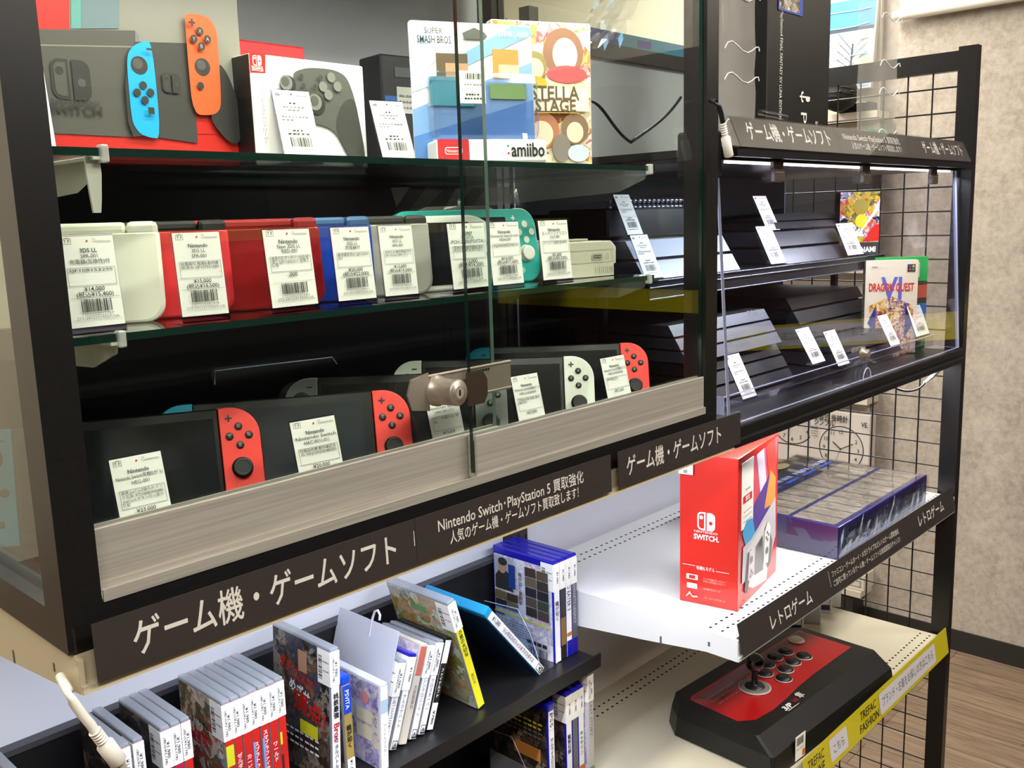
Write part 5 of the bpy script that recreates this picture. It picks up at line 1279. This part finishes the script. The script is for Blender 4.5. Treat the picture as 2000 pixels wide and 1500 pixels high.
for row, (ya, yb) in enumerate(((.012, .092), (.100, .176))):
    f.rect(.010, ya, W - .010, yb, CELL)
    for i in range(1, 10): f.rect(.010 + i * (W - .02) / 10 - .0013, ya, .010 + i * (W - .02) / 10 + .0013, yb, plain('cell_divider', '#38332e', .3)); f.k -= 1
    f.k += 1
f.rect(.008, .182, W - .008, .240, NAVY2); f.rect(.008, .240, W - .008, D - .006, NIGHT)
for i in range(5):
    f.scribble(.03 + i * .078, .206, .092 + i * .078, .013, plain('pale_blue_print', '#aab4d8', .4), 5, i); f.rect(.03 + i * .078, .190, .088 + i * .078, .198, plain('print_royal', '#1e4aa8', .35))
f.text('CLASSIC', .15, .255, .022, plain('print_pale_green', '#7fa79c', .4), w=.16, shear=.2); f.text('SERIES', .15, .230, .018, plain('print_pale_green', '#7fa79c', .4), w=.14, shear=.2) if False else None
f.circ(.30, .262, .030, plain('print_sand', '#a8976c', .4), 20, .015)
m.build('top_print', t)
m = MB(); f = m.front(0, 0, 0, .0002); f.rect(.006, .010, W - .006, BT - .012, art('rocky_print', ['#101424', '#28304a', '#171b30', '#4a5470', '#1a1e34'], 36, .12, 11)); f.rect(.003, .003, W - .003, .009, plain('print_pale_steel', '#7d87b0', .3)); m.build('front_print', t)
m = MB(); rnd = random.Random(5); N = 26
vs = []
for i in range(N + 1):
    for z in (0.0, .02, .042, .0625): vs.append((i * W / N, -.0022 - rnd.uniform(0, .0028) * (1 if 0 < z < .06 else .3), z))
m.add(vs, [(i * 4 + k, (i + 1) * 4 + k, (i + 1) * 4 + k + 1, i * 4 + k + 1) for i in range(N) for k in range(3)], FILM)
vs = []
for i in range(21):
    for j in range(11): vs.append((i * W / 20, j * D / 10, BT + .0022 + rnd.uniform(0, .0005)))
m.add(vs, [(i * 11 + j, (i + 1) * 11 + j, (i + 1) * 11 + j + 1, i * 11 + j + 1) for i in range(20) for j in range(10)], FILM)
vs = []
for i in range(13):
    for z in (0.0, .03, .0625): vs.append((-.0022 - rnd.uniform(0, .0025) * (1 if z == .03 else .3), i * D / 12, z))
m.add(vs, [(i * 3 + k, (i + 1) * 3 + k, (i + 1) * 3 + k + 1, i * 3 + k + 1) for i in range(12) for k in range(2)], FILM)
m.build('shrink_wrap', t)

# ------------------------------------------------------------------ arcade joystick
t = thing('arcade_stick', 'black and red arcade joystick with round black buttons on the cream shelf', 'game controller', (1.303, .131, .5673), (0, 0, R(-3)))
W, D, H = .446, .236, .062
JB = plain('joystick_black_plastic', '#161617', .35); JB2 = plain('joystick_grey_bevel', '#1b1a1a', .5, spec=.3); JR = plain('joystick_red_panel', '#b01218', .28, coat=.5); JRD = plain('joystick_dark_red', '#6d0c14', .3, coat=.5)
x0, x1, y0, y1 = -W / 2, W / 2, -D / 2, D / 2
m = MB()
b = [(x0, y0 + .006), (x0 + .006, y0), (x1 - .006, y0), (x1, y0 + .006), (x1, y1 - .035), (x1 - .03, y1), (x0 + .03, y1), (x0, y1 - .035)]
mid_ = [(x0 + .004, y0 + .012), (x0 + .008, y0 + .006), (x1 - .008, y0 + .006), (x1 - .004, y0 + .012), (x1 - .004, y1 - .037), (x1 - .033, y1 - .004), (x0 + .033, y1 - .004), (x0 + .004, y1 - .037)]
tp = [(x0 + .008, y0 + .042), (x0 + .012, y0 + .038), (x1 - .012, y0 + .038), (x1 - .008, y0 + .042), (x1 - .008, y1 - .040), (x1 - .037, y1 - .010), (x0 + .037, y1 - .010), (x0 + .008, y1 - .040)]
vs = [(x, y, .003) for x, y in b] + [(x, y, .036) for x, y in mid_] + [(x, y, H) for x, y in tp]
m.add(vs, [tuple(range(8))[::-1]] + [(i, (i + 1) % 8, 8 + (i + 1) % 8, 8 + i) for i in range(8)], JB)
m.add(vs, [(8 + i, 8 + (i + 1) % 8, 16 + (i + 1) % 8, 16 + i) for i in range(8)], JB2); m.add(vs, [tuple(range(16, 24))], JB)
m.build('housing', t)
for fx, fy in ((-.18, -.09), (.18, -.09), (-.17, .09), (.17, .09)):
    m = MB(); m.cyl((fx, fy, 0), (0, 0, 1), .012, .0032, BLACK, 14); m.build('rubber_foot', t)
m = MB(); f = m.top(0, 0, H, .0003)
pts = [(-.192, .070), (-.196, .018), (-.188, -.052)] + [(-.178 + .02 * k, -.058 + .0003 * k * k * 1.9) for k in range(1, 9)] + [(.06, .000 - .012), (.196, -.042), (.196, .074), (-.176, .080)]
pts = [(-.192, .072), (-.197, -.030), (-.172, -.050), (-.120, -.054), (-.07, -.050), (-.02, -.044), (.04, -.040), (.197, -.038), (.197, .078), (-.18, .078)]
f.poly(pts, JR); f.poly([(-.185, .070), (-.10, .070), (.19, .074), (.19, .060), (-.02, .050), (-.15, .030)][::-1], JRD)
f.poly([(-.187, .072), (-.19, .050), (-.168, .050), (-.166, .072)], BOXGREY) if False else None
for k in range(3): f.scribble(-.17, .050 - .013 * k, -.085 + .02 * k, .0022, plain('panel_print', '#c98a82', .4), 12, k)
f.text('3/P', -.098, -.068, .016, WHITE, w=.026, bold=.04, shear=.4); f.text('V4', -.070, -.067, .013, JR, w=.014, bold=.03, shear=.3); f.text('隼', -.048, -.064, .020, WHITE, w=.017, shear=.2); f.rect(-.112, -.078, -.075, -.0768, WHITE)
m.build('panel_art', t)
sxx, syy = -.076, .012
m = MB(); m.lathe([(.030, 0), (.030, .001), (.0285, .0016)], (sxx, syy, H + .0014), (0, 0, 1), plain('ring_white', '#b6b0aa', .4), 32); m.lathe([(.0275, 0), (.027, .0008), (.019, .001)], (sxx, syy, H + .0030), (0, 0, 1), plain('ring_grey', '#77736f', .35), 32); m.build('stick_ring', t)
m = MB(); m.lathe([(.0185, 0), (.0175, .002), (.008, .004), (.0062, .006), (.0052, .026), (.0058, .031), (.008, .033)], (sxx, syy, H + .0036), (0, 0, 1), JB, 24); st = m.build('lever', t)
m = MB(); m.ball((sxx, syy, H + .050), .0172, plain('glossy_black_ball', '#0b0b0c', .08, coat=1.0), 28); m.build('ball_top', st)
SILVER = plain('button_ring', '#a9a39d', .35)
bpos = [(-.012, .034), (.022, .048), (.056, .052), (.092, .050), (-.014, -.002), (.020, .012), (.054, .016), (.090, .014)]
bpos = [(-.018, .026), (.016, .042), (.052, .047), (.088, .044), (-.012, -.010), (.022, .006), (.058, .011), (.094, .008)]
for i, (bx, by) in enumerate(bpos):
    m = MB(); m.lathe([(.0165, 0), (.0165, .0008), (.015, .0016)], (bx, by, H + .0014), (0, 0, 1), SILVER, 26); m.lathe([(.0148, 0), (.0150, .0022), (.0130, .0030), (.0115, .0052), (.008, .0060)], (bx, by, H + .0022), (0, 0, 1), JB, 24); m.build('push_button', t)
m = MB(); m.lathe([(.0165, 0), (.0165, .0012), (.0140, .0020), (.0125, .0042), (.007, .0048)], (.150, .056, H + .0014), (0, 0, 1), plain('ivory_button', '#f1ece0', .35), 24); m.build('start_button', t)
m = MB(); m.box(-.158, y0 - .0005, .006, -.126, y0 + .0001, .050, PAPER) ; f = m.front(-.158, y0 - .0005, .006); f.barcode(.004, .026, .026, .040, INK, 20); f.scribble(.004, .018, .028, .0016, GREYINK, 5, 2); f.rect(.022, .002, .032, .014, plain('orange_sticker', '#d9733a', .5)); m.build('price_sticker', t)
# small white and blue cartons behind it
for i, (px, py) in enumerate(((1556, 1240), (1590, 1222), (1612, 1200), (1630, 1188))):
    q = at_z(px, py, .5675)
    t = thing('small_carton', ['small white and blue carton with big black letter, nearest the joystick', 'plain milky small carton second behind the joystick', 'small white and blue carton with big black letter, third behind the joystick', 'pale small carton farthest behind the joystick'][i], 'box', (q.x - .01, q.y + .035, .5673), (0, 0, R(-60)), 'small cartons behind the joystick')
    m = MB(); m.rbox(0, 0, 0, .05, .035, .075, .001, SWHITE if i != 1 else plain('milky_carton', '#b9bbc4', .4), 1); m.build('carton', t)
    if i in (0, 2): m = MB(); f = m.front(0, 0, 0, .0002); f.rect(.005, .008, .045, .020, NAVY); f.text('K', .025, .038, .03, INK, bold=.03); f.frame(.004, .007, .046, .070, .001, NAVY); m.build('front_print', t)
# ------------------------------------------------------------------ things on top of the right bay
TOPZ = 1.5765
t = thing('console_carton', 'tall black console carton with white vertical lettering above the acrylic showcase', 'box', (1.153, .10, TOPZ))
W, D, H = .217, .10, .42
CBLK = plain('black_carton', '#12110f', .4); m = MB(); m.rbox(0, 0, 0, W, D, H, .0015, CBLK, 1); m.build('carton', t)
m = MB(); f = m.front(0, 0, 0, .0002)
f.text('PlayStation4 FINAL FANTASY XV LUNA EDITION', .044, .140, .0125, SIGNTXT, rot=-90, w=.165); f.text('SONY', .172, .045, .012, SIGNTXT, rot=-90, w=.032); f.text('PS4', .124, .045, .030, SIGNTXT, rot=-90, w=.055)
f.poly([(.108, .099), (.1445, .099), (.1445, .0925), (.137, .090), (.130, .0925), (.130, .096), (.108, .096)][::-1], SIGNTXT); f.poly([(.122, .090), (.116, .088), (.1125, .0935), (.1125, .103), (.117, .1065), (.122, .104), (.119, .1025), (.1155, .101), (.1155, .094)], SIGNTXT)
f.rect(.030, .222, .112, .27, plain('print_royal', '#1e4aa8', .35)); f.rect(.033, .225, .100, .268, art('misty_print', ['#2a2422', '#8a7a6a', '#c9bdb0', '#4a3c34', '#e0d6c8'], 60, .3, 40)); m.build('front_print', t)
def tubething(lab, x, y, w_, h, inside=None):
    t = thing('clear_tube', lab, 'plastic tube', (x, y, TOPZ))
    m = MB(); n = 14
    for i in range(n + 1): pass
    ring = rr(-w_ / 2, -.022, w_ / 2, .022, .018, 6); N = len(ring); rnd = random.Random(int(x * 100)); vs = []
    zs = [h * k / 12 for k in range(13)]
    for z in zs:
        s = 1 + rnd.uniform(-.05, .05); vs += [(a * s, b * s, z) for a, b in ring]
    m.add(vs, [(k * N + i, k * N + (i + 1) % N, (k + 1) * N + (i + 1) % N, (k + 1) * N + i) for k in range(12) for i in range(N)], frosted('clear_tube_plastic', '#d6d2ca', .22, .12), True)
    m.build('clear_sleeve', t)
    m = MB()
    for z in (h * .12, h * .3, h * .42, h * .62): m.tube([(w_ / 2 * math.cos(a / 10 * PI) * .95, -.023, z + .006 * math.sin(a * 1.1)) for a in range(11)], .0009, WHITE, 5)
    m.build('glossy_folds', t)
    if inside: m = MB(); m.rbox(-w_ * .36, -.012, .004, w_ * .36, .012, .055, .004, inside, 1); m.build('wrapped_item', t)
tubething('clear plastic tube left of the tall black carton', 1.058, .112, .105, .36)
tubething('clear plastic tube with greenish item right of the tall black carton', 1.535, .085, .095, .40, plain('green_item', '#4f8f6c', .5))
t = thing('acrylic_clip', 'small clear acrylic clip with a white tip before the tall black carton', 'clip', (1.06, .06, 1.607), (0, 0, R(-4)))
m = MB(); m.tube([(0, 0, .026), (.07, 0, .022)], .0045, FILM, 12); m.tube([(0, 0, .014), (.07, 0, .012)], .004, FILM, 12); m.build('clear_rods', t)
m = MB(); m.rbox(.058, -.006, -.028, .078, .006, .001, .003, WHITE, 1); m.build('white_tip', t)

# ------------------------------------------------------------------ cables
def cable(lab, path, r, mat, plug=None, plugmat=None, name='cable'):
    t = thing(name, lab, 'cable', (0, 0, 0))
    m = MB(); m.tube(path, r, mat, 10); m.build('cord', t)
    if plug:
        m = MB(); a, b, r0 = plug; a, b = Vector(a), Vector(b); d = b - a
        prof = []
        for k in range(5): prof += [(r0 * .72, d.length * k * .07), (r0 * .72, d.length * (k * .07 + .03)), (r0 * .52, d.length * (k * .07 + .035)), (r0 * .52, d.length * (k * .07 + .065))]
        prof += [(r0, d.length * .42), (r0, d.length * .97), (r0 * .8, d.length)]
        m.lathe(prof, a, d, plugmat, 16); m.build('plug', t)
WCAB = plain('white_cable_rubber', '#f1eee6', .4)
ya = -.012
a, b, c = at_y(176, 1420, ya), at_y(205, 1435, ya), at_y(236, 1480, ya)
cable('white cable with a ribbed plug hanging in front of the left game cases', [at_y(118, 1322, .02)] + [at_y(x, y, ya) for x, y in ((134, 1352), (142, 1370), (160, 1395), (178, 1416), (186, 1430))], .0034, WCAB, (at_y(185, 1428, ya), at_y(232, 1488, ya), .0062), WCAB)
t2 = [at_y(x, y, ya) for x, y in ((230, 1485), (242, 1506), (256, 1540))]
m = MB(); m.tube(t2, .0036, plain('grey_cable_rubber', '#a59d8c', .4), 10); tag(m.build('cable'), 'grey cable end leaving the white ribbed plug at the bottom left', 'cable')
yb = -.018
cable('short black lead with white ribbed connector beside the showcase post', [at_y(x, y, yb + .02) for x, y in ((1388, 196),)] + [at_y(x, y, yb) for x, y in ((1397, 199), (1404, 208), (1408, 220), (1412, 240))], .0032, BLACK, (at_y(1412, 242, yb), at_y(1424, 306, yb), .0060), WCAB)
yc = .05
cable('thin black lead with white tip hanging below the acrylic showcase', bez(at_y(1735, 742, yc), at_y(1745, 768, yc), at_y(1790, 772, yc), at_y(1806, 748, yc)), .0022, BLACK, (at_y(1806, 748, yc), at_y(1832, 725, yc), .0045), WCAB)
yd = .30
cable('black power lead looping behind the slim game package', bez(at_y(1146, 196, yd), at_y(1180, 196, yd), at_y(1190, 250, yd), at_y(1232, 278, yd)) + bez(at_y(1232, 278, yd), at_y(1270, 250, yd), at_y(1300, 235, yd), at_y(1330, 190, yd)), .0026, BLACK)
q = at_y(1232, 283, yd)
t = thing('power_adapter', 'black power adapter box lying behind the upper glass shelf goods', 'adapter', (q.x, .38, 1.5515)); t.location.y = yd + .02
m = MB(); m.rbox(-.05, -.02, 0, .05, .02, .022, .004, BLACK, 1); m.build('housing', t)

# ------------------------------------------------------------------ wall rack along the right wall, seen through the mesh
RX = 2.86
rk = thing('wall_rack', 'pale wall rack of shelves along the beige wall beyond the mesh panel', 'rack', (0, 0, 0))
RKW = plain('ivory_rack_steel', '#d3cbb9', .45)
for z in (.165, .556, .856, 1.30, 1.80):
    m = MB(); m.box(RX, .632, z - .022, WX - .012, 2.6, z, RKW); m.build('rack_shelf', rk)
m = MB(); m.box(RX + .004, .66, 0, WX - .012, 2.6, .135, DARKBASE); m.build('rack_base', rk)
m = MB(); m.box(WX - .03, .662, 0, WX - .012, 3.8, 2.66, RKW); m.build('rack_back', rk)
CB = plain('pale_clock_box', '#d5cdc6', .5)
def clock(m, f, cx, cy, r, nums=True):
    f.circ(cx, cy, r, plain('clock_rim', '#3a2d28', .4), 48); f.circ(cx, cy, r * .955, plain('clock_face', '#d2cac2', .5), 48)
    for i in range(12):
        a = R(90 - 30 * (i + 1)); f.text(str(i + 1), cx + r * .76 * math.cos(a), cy + r * .76 * math.sin(a), r * .24, INK)
    for i in range(60):
        a = R(6 * i); f.circ(cx + r * .91 * math.cos(a), cy + r * .91 * math.sin(a), r * .011, INK, 6); f.k -= 1
    f.k += 1
    f.line(cx, cy, cx + r * .62 * math.cos(R(28)), cy + r * .62 * math.sin(R(28)), r * .035, INK); f.line(cx, cy, cx + r * .45 * math.cos(R(142)), cy + r * .45 * math.sin(R(142)), r * .05, INK); f.line(cx, cy, cx - r * .3 * math.cos(R(50)), cy - r * .6 * math.sin(R(60)), r * .015, INK); f.circ(cx, cy, r * .04, INK, 12)
def facing_left(name, lab, X, Ynear, W, H, D, z, body, draw, cat='box', tilt=0, grp=None):
    """a carton whose printed face looks to -X; u runs towards the viewer"""
    t = thing(name, lab, cat, (X, Ynear + W, z), (0, tilt, 0), grp)
    m = MB(); m.rbox(0, -W, 0, D, 0, H, .002, body, 1); m.build('carton', t)
    m = MB(); draw(m.left(0, 0, 0, .0003), W, H, m); m.build('front_print', t); return t
def cb1(f, W, H, m):
    clock(m, f, W * .54, H - .130, W * .375); f.text('静音式 掛時計', W * .36, H * .90, .026, INK, w=W * .58, bold=.02); f.text('シンプル', W * .26, H * .815, .026, INK, w=W * .34, bold=.02); f.text('VE', W * .92, H * .86, .024, INK, w=W * .10, bold=.02)
    for k in range(5): f.scribble(W * .04, H * (.74 - .035 * k), W * .16, .004, GREYINK, 5, k)
gz = at_x(1583, 805, RX).z; ya_ = .620; W = .215
facing_left('clock_box', 'pale carton printed with a round black rimmed wall clock, behind the mesh panel', RX + .012, ya_ + .004, W, at_x(1640, 806, RX).z - .557 , .05, .557, CB, cb1)
def cb2(f, W, H, m):
    clock(m, f, W * .60, H * .66, W * .46); f.rect(W * .3, H * .08, W * .8, H * .13, plain('print_copper', '#b58a64', .4)); f.text('KLANG', W * .6, H * .20, .016, GREYINK, w=W * .4) if False else None
facing_left('clock_box', 'second clock carton standing left of the round clock carton, leaning back', RX + .03, ya_ + W + .012, W * .85, .27, .04, .557, CB, cb2, tilt=R(6))
facing_left('shelf_carton', 'flat ivory carton on the rack shelf above the clock cartons', RX + .02, ya_ + .01, .25, .05, .07, .857, plain('ivory_carton', '#d9d2c2', .5), lambda f, W, H, m: f.scribble(W * .5, H * .4, W * .9, .006, GREYINK, 6, 1))
facing_left('shelf_carton', 'small ivory carton low on the rack near the floor', RX + .01, ya_ + .004, .12, .06, .08, .166, plain('ivory_carton', '#d9d2c2', .5), lambda f, W, H, m: (f.frame(W * .15, H * .2, W * .9, H * .6, .003, GREYINK), f.scribble(W * .3, H * .75, W * .9, .005, GREYINK, 6, 1)))
facing_left('shelf_carton', 'big black carton on the middle rack shelf behind the acrylic showcase', RX + .01, .64, .60, .36, .07, 1.301, plain('matte_black_carton', '#131214', .5), lambda f, W, H, m: f.rect(W * .1, H * .1, W * .9, H * .14, plain('dim_grey_print', '#3a3a3e', .5)))
# framed picture under film on the rack top
pz0, pz1 = 1.83, 2.07
t = thing('picture_panel', 'blue winter landscape picture wrapped in clear film above the mesh panel', 'picture', (RX + .03, .668, 1.875), (0, R(8), 0))
SKY = plain('picture_sky', '#2f8fc8', .4); SNOW = art('picture_snow', ['#4a7ea6', '#8fb6cf', '#6d9bb8', '#d6d9c8', '#a9c8d6'], 14, .35, 2); TREE = plain('picture_tree', '#2c3f52', .5)
m = MB(); m.rbox(0, 0, 0, .02, .55, .30, .002, plain('picture_edge', '#d8d2c4', .5), 1); m.build('board', t)
m = MB(); f = m.left(0, .55, 0, .0004); f.rect(.006, .006, .544, .294, SNOW); f.rect(.006, .20, .544, .294, SKY); f.rect(.006, .192, .544, .202, TREE)
for bx in (.475, .20):
    f.line(bx, .03, bx + .002, .15, .006, TREE)
    for k in range(7): f.line(bx, .07 + .010 * k, bx + (.05 if k % 2 else -.05), .105 + .014 * k, .0022, TREE)
f.circ(.52, .075, .035, plain('picture_glow', '#d6cf9c', .4), 18, .025)
m.build('print', t)
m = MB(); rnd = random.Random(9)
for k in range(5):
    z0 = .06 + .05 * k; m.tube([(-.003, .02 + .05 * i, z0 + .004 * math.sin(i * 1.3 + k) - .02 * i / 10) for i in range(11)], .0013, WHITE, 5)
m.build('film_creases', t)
# moulded dark mask beside it
t = thing('face_guard', 'dark olive moulded face guard on the rack behind the mesh panel', 'mask', (RX - .055, .735, 1.801)); t.scale = (.62, .62, .50)
OL = plain('olive_black_plastic', '#26241b', .55, spec=.3); m = MB()
prof = [(.02, 0), (.075, .03), (.095, .08), (.098, .11), (.085, .16), (.055, .20), (.015, .225)]
m.lathe(prof, (0, 0, 0), (0, 0, 1), OL, 24); m.build('shell', t)
m = MB()
for z, r_ in ((.075, .096), (.10, .0995), (.135, .095)): m.tube([(r_ * math.cos(R(a)), r_ * math.sin(R(a)), z + .012 * math.cos(R(a * 2))) for a in range(150, 331, 15)], .003, BLACK, 6)
m.build('grooves', t)
m = MB()
for a in (205, 245): m.rbox(-.012 + .094 * math.cos(R(a)), -.012 + .094 * math.sin(R(a)), .108, .012 + .094 * math.cos(R(a)), .012 + .094 * math.sin(R(a)), .118, .003, BLACK, 1)
m.build('eye_slot', t)
t = thing('black_tray', 'flat black tray under the olive face guard', 'tray', (RX + .005, .665, 1.801)); 
m = MB(); m.rbox(0, 0, 0, .08, .10, .03, .003, BLACK, 1); m.build('housing', t)

# ------------------------------------------------------------------ aisle behind the shelving, seen over the back panel
fr = thing('rear_rack', 'dark slotted rack with white lamp tube in the aisle behind the shelving', 'rack', (0, 1.75, 0))
for x in (1.15, 2.45):
    m = MB(); m.box(x, 0, 0, x + .05, .05, 2.25, BLACKMETAL); m.build('rack_post', fr)
m = MB(); m.box(.55, -.02, 2.03, 2.9, .04, 2.09, plain('plum_black_rail', '#2a2630', .5)); m.build('rack_rail', fr)
m = MB(); m.box(.55, -.30, 1.93, 2.9, .06, 1.955, WHITESTEEL); m.build('rack_shelf', fr)
m = MB(); m.box(.55, .05, 0, 2.9, .07, 2.0, plain('grey_rack_back', '#8d8b86', .6)); m.build('rack_back', fr)
m = MB(); m.tube([(1.42, -.2, 2.01), (2.3, -.2, 2.01)], .022, plain('white_tube', '#f4f3ee', .3), 14); m.build('lamp_tube', fr)
t = thing('header_board', 'blue and teal header board standing along the back panel top', 'header board', (1.18, .475, 1.797))
m = MB(); m.box(0, 0, 0, .62, .006, .034, plain('print_violet_blue', '#3d46a0', .4)); f = m.front(0, 0, 0, .0003); f.poly([(.10, 0), (.62, 0), (.62, .034), (.09, .034)], plain('print_sea_teal', '#2f93b4', .4)); f.rect(.155, .014, .20, .028, plain('print_violet_blue', '#3d46a0', .4)); f.rect(.15, .003, .21, .010, plain('print_leaf2', '#7fae5c', .4)); m.build('board', t)
t = thing('price_notice', 'white price notice with black print hanging beyond the showcase post', 'notice', (1.60, 1.40, 1.86))
m = MB(); m.box(0, 0, 0, .30, .002, .12, PAPER); f = m.front(0, 0, 0, .0004); f.text('ACTUS', .05, .08, .018, INK, 'L', w=.05); f.rect(.0, .055, .30, .057, GREYINK); f.text('¥3,980', .04, .032, .018, INK, 'L', w=.055); f.text('(¥4,378)', .04, .012, .016, INK, 'L', w=.06); m.build('card', t)
t = thing('cardboard_box', 'brown cardboard box above the white price notice', 'box', (1.55, 1.45, 1.9552))
m = MB(); m.rbox(0, 0.01, 0, .45, .27, .09, .003, plain('brown_cardboard', '#a8814f', .7), 1); m.build('carton', t)
m = MB(); m.front(0, 0, 0, .0004).rect(.0, .042, .45, .048, plain('packing_tape', '#c0a276', .4)); m.build('tape', t)
t = thing('plastic_bag', 'crumpled clear plastic bag standing tall behind the slim game package', 'plastic bag', (0, 0, 0))
rnd = random.Random(11); vs = []; yq = .30
for j in range(8):
    v_ = j / 7
    for i in range(7):
        u_ = i / 6; px = 1145 + 62 * v_ + (65 - 8 * v_) * u_; py = 95 - 130 * v_; q = at_y(px, py, yq + rnd.uniform(-.012, .012)); vs.append(tuple(q))
m = MB(); m.add(vs, [(j * 7 + i, j * 7 + i + 1, (j + 1) * 7 + i + 1, (j + 1) * 7 + i) for j in range(7) for i in range(6)], FILM)
vs2 = [(x, y + .03, z) for x, y, z in vs]; m.add(vs2, [(j * 7 + i, j * 7 + i + 1, (j + 1) * 7 + i + 1, (j + 1) * 7 + i) for j in range(7) for i in range(6)], FILM); m.build('film', t)
# ------------------------------------------------------------------ dark shelving on the other side of the aisle (mirrored in the glass)
op = thing('facing_shelving', 'tall black and maroon display shelving across the aisle', 'shelving', (0, -2.05, 0))
MAROON = plain('maroon_board', '#3a0f16', .5); CHARC = plain('charcoal_board', '#121113', .6)
m = MB(); m.box(-3.0, -.02, 0, 2.58, 0, 2.25, CHARC); m.build('back_board', op)
for z in (.35, .75, 1.10, 1.48, 1.86):
    m = MB(); m.box(-3.0, 0, z - .02, 2.58, .38, z, CHARC); m.build('shelf_board', op)
for x0, x1, z0, z1 in ((.9, 2.5, 1.12, 1.40), (-.8, .2, 1.50, 1.8), (1.5, 2.5, 1.5, 1.84), (.2, 1.1, .4, .7)):
    m = MB(); m.box(x0, .02, z0, x1, .06, z1, MAROON); m.build('header_panel', op)
m = MB(); m.box(-3.0, .381, 1.455, 2.58, .384, 1.49, plain('mustard_strip', '#8a7a2a', .5)); m.build('price_strip', op)

md = thing('maroon_display', 'dark maroon display rack along the right wall on the near side of the aisle', 'display rack', (2.66, 0, 0))
m = MB(); m.box(0, -2.2, 0, .28, -.14, 2.05, plain('maroon_rack_board', '#2a0b12', .6)); m.build('rack_body', md)
m = MB(); f = m.left(-.001, -.15, 1.14, .001); f.rect(.0, .0, 2.0, .082, plain('yellow_sign_card', '#d9cb1e', 0.5)); f.rrect(.25, .01, .75, .072, .005, PALE); f.text('ブランド・古着をお探しの方はこちら', .5, .041, .03, INK, w=.44); f.text('TREFAC', .88, .058, .03, INK, w=.10); f.text('FASHION', .88, .026, .03, INK, w=.12); m.build('price_strip', md)
m = MB(); f = m.left(-.001, -.15, .9, .001); f.text('snow peak', .42, .11, .06, plain('pale_logo', '#b9b2ac', .5), w=.30)
for k in range(3): f.line(.42 - .04 * math.cos(R(60 * k + 30)), .20 - .04 * math.sin(R(60 * k + 30)), .42 + .04 * math.cos(R(60 * k + 30)), .20 + .04 * math.sin(R(60 * k + 30)), .006, plain('pale_logo', '#b9b2ac', .5))
m.build('logo_print', md)
m = MB()
for z in (.5, .86, 1.26, 1.62): m.box(-.02, -2.2, z - .02, 0, -.14, z, CHARC)
m.build('shelf_edges', md)
